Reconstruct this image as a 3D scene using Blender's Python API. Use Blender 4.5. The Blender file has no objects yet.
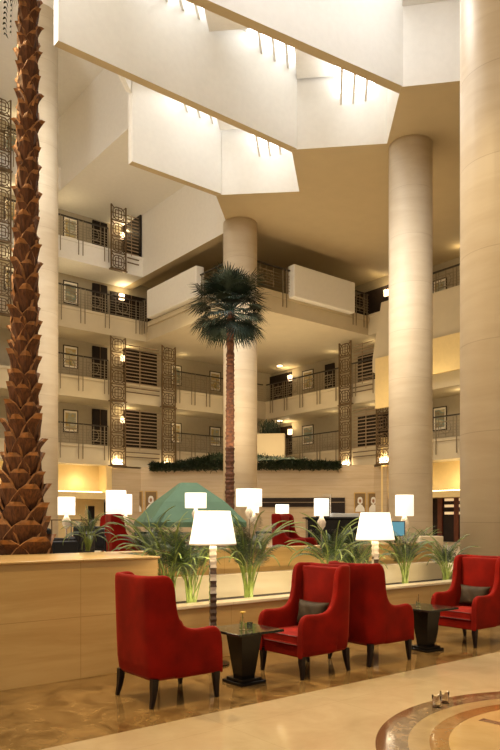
import bpy, bmesh, math, random
from mathutils import Vector, Matrix, noise
random.seed(7)
PI = math.pi
sc = bpy.context.scene
COL = sc.collection
# ------------------------------------------------------------------ camera
F, CX, HY, EYE = 690.0, 250.0, 520.0, 1.6
cs, sn = 0.78175, 0.62359            # camera yaw against the hall's axes
cd = bpy.data.cameras.new('camera'); cam = bpy.data.objects.new('camera', cd); COL.objects.link(cam)
cd.sensor_fit = 'HORIZONTAL'; cd.sensor_width = 36; cd.lens = 36*F/500; cd.shift_x = 0; cd.shift_y = (HY-375)/500
cd.clip_end = 300
cam.location = (0, 0, EYE); cam.rotation_euler = (PI/2, 0, -math.atan2(sn, cs))
sc.camera = cam
# ------------------------------------------------------------------ view, world
sc.view_settings.view_transform = 'Standard'; sc.view_settings.look = 'None'
sc.view_settings.gamma = 1; sc.view_settings.use_curve_mapping = False
sc.view_settings.exposure = 0.0
w = bpy.data.worlds.new('world'); sc.world = w; w.use_nodes = True
nt = w.node_tree; bg = nt.nodes['Background']
tc = nt.nodes.new('ShaderNodeTexCoord'); sp = nt.nodes.new('ShaderNodeSeparateXYZ'); rmp = nt.nodes.new('ShaderNodeValToRGB')
mr = nt.nodes.new('ShaderNodeMapRange'); mr.inputs[1].default_value = -1; mr.inputs[2].default_value = 1
nt.links.new(tc.outputs['Generated'], sp.inputs[0]); nt.links.new(sp.outputs[2], mr.inputs[0]); nt.links.new(mr.outputs[0], rmp.inputs[0])
rmp.color_ramp.elements[0].position = 0.45; rmp.color_ramp.elements[0].color = (1.0, .67, .32, 1)
rmp.color_ramp.elements[1].position = 0.85; rmp.color_ramp.elements[1].color = (1.0, .93, .82, 1)
nt.links.new(rmp.outputs[0], bg.inputs[0])
# unseen rest of the hall as world fill, weighted left to light the columns
dt = nt.nodes.new('ShaderNodeVectorMath'); dt.operation = 'DOT_PRODUCT'; dt.inputs[1].default_value = (-.97, -.05, .25)
nt.links.new(tc.outputs['Generated'], dt.inputs[0])
ms_ = nt.nodes.new('ShaderNodeMapRange'); ms_.inputs[1].default_value = -.2; ms_.inputs[2].default_value = 1; ms_.inputs[3].default_value = .15; ms_.inputs[4].default_value = 1.1
nt.links.new(dt.outputs['Value'], ms_.inputs[0]); nt.links.new(ms_.outputs[0], bg.inputs[1])

def light(kind, name, loc, energy, col=(1, .8, .55), size=.2, aim=None, spot=None, blend=.6, sy=None):
    l = bpy.data.lights.new(name, kind); l.energy = energy; l.color = col
    if kind == 'AREA':
        l.size = size
        if sy: l.shape = 'RECTANGLE'; l.size_y = sy
    else: l.shadow_soft_size = size
    if spot: l.spot_size = spot; l.spot_blend = blend
    o = bpy.data.objects.new(name, l); COL.objects.link(o); o.location = loc
    if aim is not None:
        d = Vector(aim)-Vector(loc); o.rotation_euler = d.to_track_quat('-Z', 'Y').to_euler()
    return o
WARM = (1, .74, .38)
# added spots hung below the bays, standing in for roof monitor daylight
for i, (u, v) in enumerate(((9.5, 19.3), (13.3, 19.3), (6, 15.2), (10, 15.2), (14, 15.2), (5, 10.7), (10, 10.5), (14.3, 10.5))):
    light('SPOT', 'daylight_fill', (u, v, 13.8), 1000, (1, .96, .90), .8, (u+.5, v, 0), 2.5, 1)
light('SPOT', 'daylight_fill', (4, 14, 15.5), 8000, (1, .97, .92), .8, (13, 31, 14.5), 1.0, .8)  # added fill that whitens the upper left galleries
light('SPOT', 'daylight_fill', (7.5, 18.5, 15.0), 900, (1, .98, .95), .6, (10, 25, 15), .8, .8)  # added fill aimed at the far left column
light('POINT', 'daylight_fill', (4, 18, 15.0), 1300, (1, .97, .92), .8)  # added point fill, lights the high ceiling from below
light('SPOT', 'lobby_downlight', (1.2, 10.2, 9.5), 2600, WARM, .15, (5.8, 5.2, 0), .75, .7)
# warm downlights of the lobby ceiling
for u, v in ((2.6, 4.6), (5.0, 4.6), (7.6, 4.6), (.6, 4.6), (4.6, 1.8), (8.0, 2.4)):
    light('SPOT', 'lobby_downlight', (u, v, 8.5), 850, WARM, .10, (u, v+.5, 0), .95, .8)

# ------------------------------------------------------------------ helpers
def at(px, D, z):
    """point seen in image column px at distance D along the view direction"""
    X = (px-CX)/F*D
    return Vector((cs*X+sn*D, -sn*X+cs*D, z))
def on_v(px, v, z=0):
    k = (px-CX)/F; D = v/(-sn*k+cs); return at(px, D, z)
def on_u(px, u, z=0):
    k = (px-CX)/F; D = u/(cs*k+sn); return at(px, D, z)
def zat(py, p):
    D = sn*p[0]+cs*p[1]
    return EYE-(py-HY)*D/F

class MB:
    def __init__(s): s.bm = bmesh.new()
    def box(s, x0, x1, y0, y1, z0, z1, mat=None):
        vs = [s.bm.verts.new(Vector(p)) for p in ((x0,y0,z0),(x1,y0,z0),(x1,y1,z0),(x0,y1,z0),(x0,y0,z1),(x1,y0,z1),(x1,y1,z1),(x0,y1,z1))]
        if mat is not None:
            for v in vs: v.co = mat @ v.co
        for f in ((3,2,1,0),(4,5,6,7),(0,1,5,4),(1,2,6,5),(2,3,7,6),(3,0,4,7)): s.bm.faces.new([vs[i] for i in f])
        return s
    def prism(s, pts, z0, z1):
        n = len(pts)
        if sum(pts[i][0]*pts[(i+1)%n][1]-pts[(i+1)%n][0]*pts[i][1] for i in range(n)) < 0: pts = pts[::-1]
        a = [s.bm.verts.new((p[0], p[1], z0)) for p in pts]; b = [s.bm.verts.new((p[0], p[1], z1)) for p in pts]
        s.bm.faces.new(a[::-1]); s.bm.faces.new(b)
        for i in range(n): s.bm.faces.new((a[i], a[(i+1)%n], b[(i+1)%n], b[i]))
        return s
    def bar(s, p, q, wd, ht=None, up=(0,0,1)):
        """rectangular bar from p to q"""
        p = Vector(p); q = Vector(q); ht = ht or wd; d = (q-p)
        L = d.length
        if L < 1e-6: return s
        d.normalize(); upv = Vector(up)
        if abs(d.dot(upv)) > .99: upv = Vector((0, 1, 0)) if abs(d.y) < .9 else Vector((1, 0, 0))
        sx = d.cross(upv).normalized(); uy = sx.cross(d)
        vs = []
        for c in (p, q):
            for a, b in ((-1,-1),(1,-1),(1,1),(-1,1)): vs.append(s.bm.verts.new(c+sx*a*wd/2+uy*b*ht/2))
        for f in ((0,1,2,3),(7,6,5,4),(0,4,5,1),(1,5,6,2),(2,6,7,3),(3,7,4,0)): s.bm.faces.new([vs[i] for i in f])
        return s
    def tube(s, pts, rad, n=8, sq=False, cap=True):
        pts = [Vector(p) for p in pts]; rings = []
        if not hasattr(rad, '__len__'): rad = [rad]*len(pts)
        ref = Vector((0, 0, 1))
        for i, p in enumerate(pts):
            d = (pts[min(i+1, len(pts)-1)]-pts[max(i-1, 0)]).normalized()
            r0 = ref if abs(d.dot(ref)) < .95 else Vector((1, 0, 0))
            x = d.cross(r0).normalized(); y = x.cross(d)
            rings.append([s.bm.verts.new(p+(x*math.cos(2*PI*(k+.5*sq)/n)+y*math.sin(2*PI*(k+.5*sq)/n))*rad[i]) for k in range(n)])
        for a, b in zip(rings, rings[1:]):
            for k in range(n): s.bm.faces.new((a[k], a[(k+1)%n], b[(k+1)%n], b[k]))
        if cap: s.bm.faces.new(rings[0][::-1]); s.bm.faces.new(rings[-1])
        return s
    def lathe(s, prof, c=(0,0,0), n=24, ph=0, cap=True):
        c = Vector(c); rings = []
        for r, z in prof: rings.append([s.bm.verts.new(c+Vector((r*math.cos(2*PI*k/n+ph), r*math.sin(2*PI*k/n+ph), z))) for k in range(n)])
        for a, b in zip(rings, rings[1:]):
            for k in range(n): s.bm.faces.new((a[k], a[(k+1)%n], b[(k+1)%n], b[k]))
        if cap: s.bm.faces.new(rings[0][::-1]); s.bm.faces.new(rings[-1])
        return s
    def build(s, name, m, parent=None, smooth=False, bevel=0, seg=2, sub=0):
        bmesh.ops.recalc_face_normals(s.bm, faces=s.bm.faces[:])
        me = bpy.data.meshes.new(name); s.bm.to_mesh(me); s.bm.free()
        if smooth:
            for p in me.polygons: p.use_smooth = True
        for mm in (m if isinstance(m, (list, tuple)) else [m]): me.materials.append(mm)
        o = bpy.data.objects.new(name, me); COL.objects.link(o)
        if parent: o.parent = parent
        if bevel:
            b = o.modifiers.new('bevel', 'BEVEL'); b.width = bevel; b.segments = seg; b.limit_method = 'ANGLE'
        if sub:
            b = o.modifiers.new('sub', 'SUBSURF'); b.levels = sub; b.render_levels = sub
        return o
def tag(o, label=None, cat=None, group=None, kind=None):
    if label: o['label'] = label
    if cat: o['category'] = cat
    if group: o['group'] = group
    if kind: o['kind'] = kind
    return o
def struct(o): o['kind'] = 'structure'; return o
def thing(name, label, cat, loc=(0,0,0), rz=0, group=None):
    o = bpy.data.objects.new(name, None); COL.objects.link(o); o.empty_display_size = .1
    o.location = loc; o.rotation_euler = (0, 0, rz); return tag(o, label, cat, group)
def dup(root, loc, rz=0, label=None, group=None, scale=None, skip='-'):
    r = root.copy(); COL.objects.link(r); r.location = loc; r.rotation_euler = (0, 0, rz)
    if label: r['label'] = label
    if group: r['group'] = group
    if scale: r.scale = (scale,)*3 if not hasattr(scale, '__len__') else scale
    for ch in [c for c in COL.objects if c.parent == root and not c.name.startswith(skip)]:
        c = ch.copy(); COL.objects.link(c); c.parent = r
        for g in [x for x in COL.objects if x.parent == ch]:
            d = g.copy(); COL.objects.link(d); d.parent = c
    return r

# ------------------------------------------------------------------ materials
def mat(name, col, rough=.5, metal=0, var=.0, vscale=6, spec=.5, emit=None, es=0, trans=0, sheen=0, bump=0, bscale=40, stretch=(1,1,1), coat=0):
    m = bpy.data.materials.new(name); m.use_nodes = True; nt = m.node_tree; b = nt.nodes['Principled BSDF']
    b.inputs['Base Color'].default_value = (*col, 1); b.inputs['Roughness'].default_value = rough; b.inputs['Metallic'].default_value = metal
    b.inputs['Specular IOR Level'].default_value = spec; b.inputs['Transmission Weight'].default_value = trans
    b.inputs['Coat Weight'].default_value = coat
    if sheen:
        b.inputs['Sheen Weight'].default_value = sheen; b.inputs['Sheen Roughness'].default_value = .35; b.inputs['Sheen Tint'].default_value = (1, .25, .12, 1)
    if emit: b.inputs['Emission Color'].default_value = (*emit, 1); b.inputs['Emission Strength'].default_value = es
    if var or bump:
        g = nt.nodes.new('ShaderNodeTexCoord'); mp = nt.nodes.new('ShaderNodeMapping'); mp.inputs['Scale'].default_value = stretch
        nt.links.new(g.outputs['Object'], mp.inputs[0])
    if var:
        n = nt.nodes.new('ShaderNodeTexNoise'); n.inputs['Scale'].default_value = vscale; n.inputs['Detail'].default_value = 5
        nt.links.new(mp.outputs[0], n.inputs[0])
        r = nt.nodes.new('ShaderNodeValToRGB'); r.color_ramp.elements[0].position = .3; r.color_ramp.elements[1].position = .7
        r.color_ramp.elements[0].color = (*[c*(1-var) for c in col], 1); r.color_ramp.elements[1].color = (*[min(1, c*(1+var)) for c in col], 1)
        nt.links.new(n.outputs[0], r.inputs[0]); nt.links.new(r.outputs[0], b.inputs['Base Color'])
    if bump:
        n2 = nt.nodes.new('ShaderNodeTexNoise'); n2.inputs['Scale'].default_value = bscale
        nt.links.new(mp.outputs[0], n2.inputs[0]); bp = nt.nodes.new('ShaderNodeBump'); bp.inputs['Strength'].default_value = bump; bp.inputs['Distance'].default_value = .01
        nt.links.new(n2.outputs[0], bp.inputs['Height']); nt.links.new(bp.outputs[0], b.inputs['Normal'])
    return m
def stone(name, col, col2, rough=.35, jz=1.2, jx=2.4, jw=.006, veins=3.0, spec=.5, jd=.72, coat=0):
    """veined stone slabs with fine joints, all from world position"""
    m = bpy.data.materials.new(name); m.use_nodes = True; nt = m.node_tree; N = nt.nodes; L = nt.links; b = N['Principled BSDF']
    b.inputs['Roughness'].default_value = rough; b.inputs['Specular IOR Level'].default_value = spec; b.inputs['Coat Weight'].default_value = coat
    g = N.new('ShaderNodeNewGeometry'); mp = N.new('ShaderNodeMapping'); mp.inputs['Scale'].default_value = (.35, .35, veins)
    L.new(g.outputs['Position'], mp.inputs[0]); n = N.new('ShaderNodeTexNoise'); n.inputs['Scale'].default_value = 1.6; n.inputs['Detail'].default_value = 8; n.inputs['Roughness'].default_value = .6
    n.inputs['Distortion'].default_value = .6
    L.new(mp.outputs[0], n.inputs[0])
    r = N.new('ShaderNodeValToRGB'); r.color_ramp.elements[0].position = .32; r.color_ramp.elements[1].position = .62
    r.color_ramp.elements[0].color = (*col2, 1); r.color_ramp.elements[1].color = (*col, 1); L.new(n.outputs[0], r.inputs[0])
    s = N.new('ShaderNodeSeparateXYZ'); L.new(g.outputs['Position'], s.inputs[0])
    def M(op, a, b_=None):
        q = N.new('ShaderNodeMath'); q.operation = op
        for i, v in enumerate((a, b_)):
            if v is None: continue
            if isinstance(v, (int, float)): q.inputs[i].default_value = v
            else: L.new(v, q.inputs[i])
        return q.outputs[0]
    def line(v, per): return M('LESS_THAN', M('MODULO', M('ADD', v, 100*per), per), jw)
    j = line(s.outputs[2], jz)
    if jx: j = M('MAXIMUM', j, line(M('ADD', s.outputs[0], s.outputs[1]), jx))
    mx = N.new('ShaderNodeMixRGB'); mx.blend_type = 'MULTIPLY'; mx.inputs[2].default_value = (jd, jd*.95, jd*.88, 1)
    L.new(j, mx.inputs[0]); L.new(r.outputs[0], mx.inputs[1]); L.new(mx.outputs[0], b.inputs['Base Color'])
    return m
M = {}
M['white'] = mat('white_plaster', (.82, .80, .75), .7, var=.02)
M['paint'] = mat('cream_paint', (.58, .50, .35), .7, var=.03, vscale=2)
M['soffit'] = mat('shaded_soffit_beige', (.52, .42, .26), .75, var=.03, vscale=1.5)  # cream paint with the shade of undersides mixed into the colour
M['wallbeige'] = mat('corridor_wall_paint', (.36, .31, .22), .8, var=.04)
M['ochre'] = mat('ochre_plaster', (.80, .62, .30), .7, var=.03)
M['column'] = stone('column_limestone', (.70, .60, .45), (.63, .52, .37), .45, 1.55, 0, .012, 2.0, jd=.8)
M['planter'] = stone('planter_travertine', (.60, .40, .165), (.50, .315, .115), .25, .62, 1.9, .006, 4.0)
M['cream_stone'] = stone('cream_stone', (.80, .68, .48), (.74, .61, .40), .3, 5, 1.9, .004, 4.0)
M['groundwall'] = stone('ground_wall_stone', (.58, .46, .31), (.50, .38, .24), .4, .33, 0, .018, 3.0, jd=.86)
M['bronze'] = mat('bronze_lattice', (.14, .088, .042), .45, .3, var=.2, vscale=4)
M['iron'] = mat('dark_iron', (.05, .04, .032), .4, .5)
M['railbar'] = mat('bronze_rail_bar', (.27, .22, .15), .4, .5)
M['slat'] = mat('bronze_slat', (.33, .24, .15), .45, .3)
M['door'] = mat('dark_wenge_door', (.012, .007, .006), .5, spec=.2, var=.2, stretch=(1,1,6))
M['darkwall'] = mat('dark_brown_panelling', (.022, .014, .011), .5, spec=.2, var=.2)
M['mahogany'] = mat('mahogany_frame', (.12, .03, .014), .35, var=.3, stretch=(4,4,.5))
M['velvet'] = mat('red_velvet', (.185, .0050, .0016), .8, var=.25, vscale=5, sheen=.25, bump=.15, bscale=90, spec=.1)
M['piping'] = mat('dark_red_piping', (.12, .008, .006), .7)
M['legwood'] = mat('ebonised_leg', (.012, .006, .005), .35, spec=.3)
M['pillow'] = mat('olive_brown_satin', (.035, .022, .010), .6, var=.3, vscale=12, spec=.2)
M['tabletop'] = mat('dark_granite_top', (.015, .017, .013), .10, var=.5, vscale=60)
M['tablebody'] = mat('black_brown_lacquer', (.008, .006, .005), .25, spec=.3)
M['shade'] = mat('lit_linen_shade', (.9, .85, .75), .8, emit=(1, .86, .66), es=1.05)
M['sconce'] = mat('lit_sconce_glass', (.9, .8, .6), .6, emit=(1, .70, .42), es=2.6)
M['brightlamp'] = mat('lit_lamp_disc', (1, .9, .7), .6, emit=(1, .8, .5), es=6)
M['cove'] = mat('lit_cove_strip', (1, .9, .6), .6, emit=(1, .83, .48), es=5)
M['skyglass'] = mat('daylit_glazing', (1, 1, 1), .3, emit=(.97, .98, 1), es=.52*7.5)
M['pearl'] = mat('mother_of_pearl', (.75, .66, .54), .15, var=.15, vscale=30, coat=.5)
M['shellbrown'] = mat('brown_shell', (.10, .055, .035), .15, var=.4, vscale=30, coat=.5)
M['glass'] = mat('clear_glass', (.97, .98, .97), .02, trans=1); M['glass'].node_tree.nodes['Principled BSDF'].inputs['IOR'].default_value = 1.07
M['leaf'] = mat('palm_leaf_green', (.022, .052, .011), .4, var=.75, vscale=5)
M['leaf_light'] = mat('palm_stem_green', (.20, .26, .05), .5, var=.35, vscale=10)
M['leaf_dark'] = mat('fan_palm_green', (.010, .020, .012), .6, spec=.2, var=.5, vscale=4)
M['leaf_grey'] = mat('fan_palm_grey_green', (.04, .052, .03), .6, spec=.2, var=.3, vscale=4)
M['hedge'] = mat('hedge_green', (.012, .026, .008), .6, var=.5, vscale=8)
M['bark'] = mat('palm_bark', (.03, .013, .006), .85, var=.5, vscale=8, stretch=(3,3,.6), bump=.6, bscale=30)
M['boot'] = mat('palm_leaf_base', (.13, .048, .015), .8, var=.5, vscale=7, stretch=(6,6,.9), bump=.5, bscale=40)
M['boot_tip'] = mat('palm_leaf_base_tip', (.34, .145, .04), .7, var=.4, vscale=14)
M['bark2'] = mat('slim_palm_bark', (.11, .040, .016), .85, var=.55, vscale=9, stretch=(1,1,1.5))
M['soil'] = mat('dark_soil', (.05, .032, .02), .95, var=.5, vscale=20, bump=.6)
M['tent'] = mat('green_canvas', (.07, .135, .07), .75, var=.06, vscale=3)
M['blackgloss'] = mat('black_lacquer', (.008, .009, .010), .2, spec=.3)
M['blackfab'] = mat('black_leather', (.01, .01, .012), .5, spec=.25)
M['chrome'] = mat('chrome', (.7, .7, .7), .15, 1)
M['paper'] = mat('white_paper', (.8, .78, .72), .6)
M['screen'] = mat('monitor_blue_screen', (.05, .12, .15), .3, emit=(.10, .32, .42), es=.8)
M['gold'] = mat('gilt_frame', (.55, .36, .12), .35, .5)
M['frame'] = mat('dark_bronze_frame', (.045, .028, .015), .4, .3)
M['mount'] = mat('cream_mount', (.85, .80, .68), .7)
M['yellow'] = mat('yellow_petal', (.75, .5, .06), .6)
M['white_robe'] = mat('white_painted_robe', (.75, .72, .66), .7)
M['skin_print'] = mat('painted_face', (.33, .17, .09), .7)
M['flowerbg'] = mat('ochre_portrait_ground', (.20, .12, .045), .7, var=.15)
def artmat(name, seed, cols):
    m = bpy.data.materials.new(name); m.use_nodes = True; nt = m.node_tree; N = nt.nodes; L = nt.links; b = N['Principled BSDF']
    g = N.new('ShaderNodeTexCoord'); mp = N.new('ShaderNodeMapping'); mp.inputs['Location'].default_value = (seed*3.1, seed*1.7, seed); mp.inputs['Scale'].default_value = (1.3, 1, 2.2)
    n = N.new('ShaderNodeTexNoise'); n.inputs['Scale'].default_value = 2.2; n.inputs['Detail'].default_value = 3
    r = N.new('ShaderNodeValToRGB'); r.color_ramp.interpolation = 'EASE'
    while len(r.color_ramp.elements) < len(cols): r.color_ramp.elements.new(.5)
    for i, c in enumerate(cols): r.color_ramp.elements[i].position = .3+.4*i/(len(cols)-1); r.color_ramp.elements[i].color = (*[x*.7 for x in c], 1)
    L.new(g.outputs['Object'], mp.inputs[0]); L.new(mp.outputs[0], n.inputs[0]); L.new(n.outputs[0], r.inputs[0]); L.new(r.outputs[0], b.inputs['Base Color'])
    b.inputs['Roughness'].default_value = .5
    return m
ART = [artmat('landscape_print', 1, [(.25, .16, .07), (.75, .55, .2), (.5, .52, .4), (.8, .75, .6)]),
       artmat('garden_print', 4, [(.12, .2, .08), (.7, .5, .2), (.72, .66, .45), (.35, .42, .3)]),
       artmat('river_print', 9, [(.15, .13, .1), (.4, .32, .18), (.25, .35, .3), (.7, .62, .4)])]
def floor_mat():
    m = bpy.data.materials.new('inlaid_marble_floor'); m.use_nodes = True; nt = m.node_tree; N = nt.nodes; L = nt.links; b = N['Principled BSDF']
    g = N.new('ShaderNodeNewGeometry'); s = N.new('ShaderNodeSeparateXYZ'); L.new(g.outputs['Position'], s.inputs[0])
    def MM(op, a, b_=None):
        q = N.new('ShaderNodeMath'); q.operation = op
        for i, v in enumerate((a, b_)):
            if v is None: continue
            if isinstance(v, (int, float)): q.inputs[i].default_value = v
            else: L.new(v, q.inputs[i])
        return q.outputs[0]
    def noisy(c1, c2, scale, dist=.5, p0=.35, p1=.65):
        n = N.new('ShaderNodeTexNoise'); n.inputs['Scale'].default_value = scale; n.inputs['Detail'].default_value = 8; n.inputs['Distortion'].default_value = dist; n.inputs['Roughness'].default_value = .62
        L.new(g.outputs['Position'], n.inputs[0]); r = N.new('ShaderNodeValToRGB'); r.color_ramp.elements[0].position = p0; r.color_ramp.elements[1].position = p1
        r.color_ramp.elements[0].color = (*c1, 1); r.color_ramp.elements[1].color = (*c2, 1); L.new(n.outputs[0], r.inputs[0]); return r.outputs[0]
    def mix(f, a, b_):
        q = N.new('ShaderNodeMixRGB'); L.new(f, q.inputs[0]); L.new(a, q.inputs[1]); L.new(b_, q.inputs[2]); return q.outputs[0]
    cream = noisy((.36, .265, .15), (.43, .33, .195), 2.0)
    band = noisy((.10, .054, .017), (.25, .15, .055), 3.5, 1.2)
    # joints of the cream field
    j = MM('MAXIMUM', MM('LESS_THAN', MM('MODULO', MM('ADD', s.outputs[0], 100), 1.2), .006), MM('LESS_THAN', MM('MODULO', MM('ADD', s.outputs[1], 100.0-4.67+4.8), 1.2), .006))
    dk = N.new('ShaderNodeMixRGB'); dk.blend_type = 'MULTIPLY'; dk.inputs[2].default_value = (.86, .84, .8, 1); L.new(j, dk.inputs[0]); L.new(cream, dk.inputs[1]); col = dk.outputs[0]
    inb = MM('MULTIPLY', MM('GREATER_THAN', s.outputs[1], 4.67), MM('LESS_THAN', s.outputs[1], 6.6))
    col = mix(inb, col, band)
    dx = MM('SUBTRACT', s.outputs[0], 5.02); dy = MM('SUBTRACT', s.outputs[1], 1.9)
    r = MM('SQRT', MM('ADD', MM('MULTIPLY', dx, dx), MM('MULTIPLY', dy, dy)))
    brown = noisy((.085, .045, .02), (.17, .09, .04), 6, .8); brown2 = noisy((.07, .045, .025), (.24, .155, .08), 9, 1.5)
    tan = noisy((.26, .175, .08), (.33, .23, .11), 4); rust = noisy((.18, .085, .025), (.24, .12, .04), 4); disc = noisy((.36, .23, .09), (.42, .28, .12), 3)
    for rad, c in ((1.87, brown), (1.78, brown2), (1.64, tan), (1.49, rust), (1.355, disc)):
        col = mix(MM('LESS_THAN', r, rad), col, c)
    # eight dark rays of the inlay star
    ang = MM('ARCTAN2', dy, dx)
    a8 = MM('ABSOLUTE', MM('SUBTRACT', MM('MODULO', MM('ADD', ang, 100.0*PI/4+.30), PI/4), PI/8))
    ray = MM('MULTIPLY', MM('LESS_THAN', MM('MULTIPLY', r, MM('SINE', a8)), MM('MULTIPLY', r, .035)), MM('LESS_THAN', r, 1.28))
    col = mix(ray, col, brown2)
    L.new(col, b.inputs['Base Color']); b.inputs['Roughness'].default_value = .10; b.inputs['Specular IOR Level'].default_value = .5
    b.inputs['Coat Weight'].default_value = .2; b.inputs['Coat Roughness'].default_value = .03
    return m
M['floor'] = floor_mat()
M['upperfloor'] = mat('terrace_floor_stone', (.5, .4, .27), .3, var=.08)

# ================================================================== SHELL
RF = .6                                       # level of the raised lobby
fl = MB(); fl.box(-14, 26, -14, 6.6, -.2, 0); struct(fl.build('floor', M['floor']))
tf = MB(); tf.box(-14, 34, 7.95, 40, .2, RF); struct(tf.build('floor_raised_lobby', M['upperfloor']))
# raised planter wall (left) and low planting trough (right)
U0 = 3.9
t = thing('planter_wall', 'tall travertine planter block behind the nearest red armchair, carrying the thick palm trunk', 'planter', (0, 6.5, 0))
mb = MB(); mb.box(-9, U0, 0, 1.3, 0, 1.18); mb.box(-9, 2.2, 1.3, 2.4, .1, 1.18); mb.box(3.6, U0, 1.3, 1.6, .1, 1.18); mb.build('wall_block', M['planter'], t)
mb = MB(); mb.box(-9, U0+.02, -.02, 1.32, 1.18, 1.205); mb.build('coping', M['planter'], t, bevel=.008)
mb = MB(); mb.box(2.2, 3.6, 1.3, 2.4, .1, 1.16); mb.build('soil_bed', M['soil'], t)
t = thing('low_planter', 'long low stone trough planted with feathery palms behind the red armchairs', 'planter', (0, 6.5, 0))
mb = MB(); mb.box(U0+.03, 10.3, 0, .16, 0, .60); mb.build('front_panel', M['planter'], t)
mb = MB(); mb.box(U0+.03, 10.3, -.02, .20, .60, .64); mb.build('ledge', M['cream_stone'], t, bevel=.008)
mb = MB(); mb.box(U0+.03, 10.3, .2, .95, .0, .56); mb.build('soil_bed', M['soil'], t)
mb = MB(); mb.box(U0+.03, 10.3, .95, 1.15, 0, .86); mb.build('cream_step', M['cream_stone'], t, bevel=.005)
mb = MB(); mb.box(U0+.03, 10.3, 1.15, 1.45, 0, 1.2); mb.build('back_panel', M['planter'], t, bevel=.005)

SB = [4.3, 7.5, 10.75, 14.0, 17.2]; ST = [5.15, 8.4, 11.65, 14.9, 18.1]
VL, UR = 31.0, 25.9
tn = [0]
def trim(mb, m, **k):
    tn[0] += 1; return struct(mb.build('trim_%d' % tn[0], m, **k))
# back walls of the galleries
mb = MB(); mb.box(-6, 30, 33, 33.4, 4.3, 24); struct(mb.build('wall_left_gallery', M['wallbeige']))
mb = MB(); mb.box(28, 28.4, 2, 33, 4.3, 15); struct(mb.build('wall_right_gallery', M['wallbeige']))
# gallery floors with deep fascias
for i in range(5):
    ue = (28, 28, 28, 17.7, 13.4)[i]
    mb = MB(); mb.box(-6, ue, VL, 33, SB[i], ST[i]); mb.box(-6, ue, VL-.06, VL+.1, ST[i]-.02, ST[i]+.10)
    trim(mb, M['paint'] if i < 3 else M['white'])
for i in range(3):
    mb = MB(); mb.box(UR, 28, 2, VL, SB[i], ST[i]); mb.box(UR-.06, UR+.1, 2, VL, ST[i]-.02, ST[i]+.10); trim(mb, M['paint'])
# corner terraces: level one chamfered, level three square round the column
mb = MB(); mb.prism([(17.6, 31), (25.9, 22.7), (25.9, 31)], SB[0]-.1, SB[0]); trim(mb, M['groundwall'])
mb = MB(); mb.prism([(17.9, 31), (17.9, 23.1), (25.9, 23.1), (25.9, 31)], SB[2], ST[2])
mb.prism([(17.8, 31), (17.8, 23.0), (25.9, 23.0), (25.9, 23.3), (18.1, 23.3), (18.1, 31)], ST[2]-.22, ST[2]+.02); trim(mb, M['paint'])
# ground-floor walls
def niche_wall(mb, dirn, a0, a1, base):
    pass
mb = MB()   # left: lit cove niche above a plain wall
mb.box(-6, 16.0, 31.9, 32.2, .2, 4.3); mb.box(-6, 16.0, 31.05, 31.9, 2.62, 2.95); mb.box(15.7, 16.0, 31.05, 31.9, 2.95, 4.3)
struct(mb.build('wall_ground_left', M['ochre']))
mb = MB(); mb.box(-6, 15.6, 31.3, 31.4, 2.95, 3.0); trim(mb, M['cove'])
mb = MB(); mb.prism([(16.0, 31.0), (17.6, 31.0), (25.9, 22.7), (25.9, 21.9), (26.4, 21.9), (26.4, 23), (18, 31.5), (16, 31.5)], .2, 4.2)
struct(mb.build('wall_ground_chamfer', M['groundwall']))
mb = MB(); mb.box(27.0, 27.3, 2, 22, .2, 4.3); mb.box(26.0, 27.0, 2, 21.9, 2.62, 2.9); struct(mb.build('wall_ground_right', M['ochre']))
mb = MB(); mb.box(26.25, 26.35, 2, 21.8, 2.9, 2.95); trim(mb, M['cove'])
# dark service slot in the chamfered wall (bar opening)
A_, B_ = Vector((17.6, 31, 0)), Vector((25.9, 22.7, 0))
def cham(px, z, off=0):
    d = (B_-A_).normalized(); n = Vector((-.7071, -.7071, 0)); k = (px-CX)/F
    # intersect the view column with the chamfer plane u+v = 48.6-off*1.414
    S = 48.6-off*1.41421; dr = (cs*k+sn)+(-sn*k+cs); D = S/dr; return at(px, D, z)
def cham_box(px0, px1, z0, z1, off0, off1, mb):
    p = [cham(px0, 0, off0), cham(px1, 0, off0), cham(px1, 0, off1), cham(px0, 0, off1)]
    mb.prism([(q.x, q.y) for q in p], z0, z1); return mb
def zc(py, px=250): return zat(py, cham(px, 0))
mb = cham_box(262, 345, zc(507), zc(498), .02, .05, MB()); struct(mb.build('window_1', M['darkwall']))
mb = cham_box(316, 345, .6, zc(498), .05, .09, MB()); struct(mb.build('door_1', M['darkwall']))
mb = cham_box(262, 345, zc(502.8), zc(502.2), .05, .10, MB()); trim(mb, M['slat'])
mb = cham_box(126, 129, .6, 4.2, .0, .3, MB()); trim(mb, M['ochre'])
mb = cham_box(381, 391, .2, 5.6, .0, .4, MB()); trim(mb, M['ochre'])
# --------------- upper block: soffit, zigzag scoops
ZS = 14.0
zig = [(17.7, 33.2), (17.7, 23.6), (15.4, 21.4), (17.7, 19.2), (15.5, 17.2), (17.7, 14.95), (15.7, 12.75), (17.7, 10.5), (15.7, 8.3), (17.7, 6.1), (15.7, 3.9)]
mb = MB(); mb.prism(zig[1:]+[(31, 3.9), (31, 23.0), (18.2, 23.0), (18.2, 23.6)], ZS, 17.4); mb.prism([zig[0], zig[1], (18.2, 23.6), (18.2, 33.2)], ZS, 20.8)
mb.prism([(18.2, 23.0), (31, 23.0), (31, 33.2), (18.2, 33.2)], ZS+.35, 17.4)
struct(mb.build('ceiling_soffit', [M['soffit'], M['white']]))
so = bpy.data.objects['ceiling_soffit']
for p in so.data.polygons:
    if abs(p.normal.z) < .5: p.material_index = 1  # upright faces white, undersides keep the painted-in shade
light('AREA', 'planter_uplight', (7, 6.74, .60), 20, (1, .80, .46), 5.6, (7, 7.5, .95), sy=.06)
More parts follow.
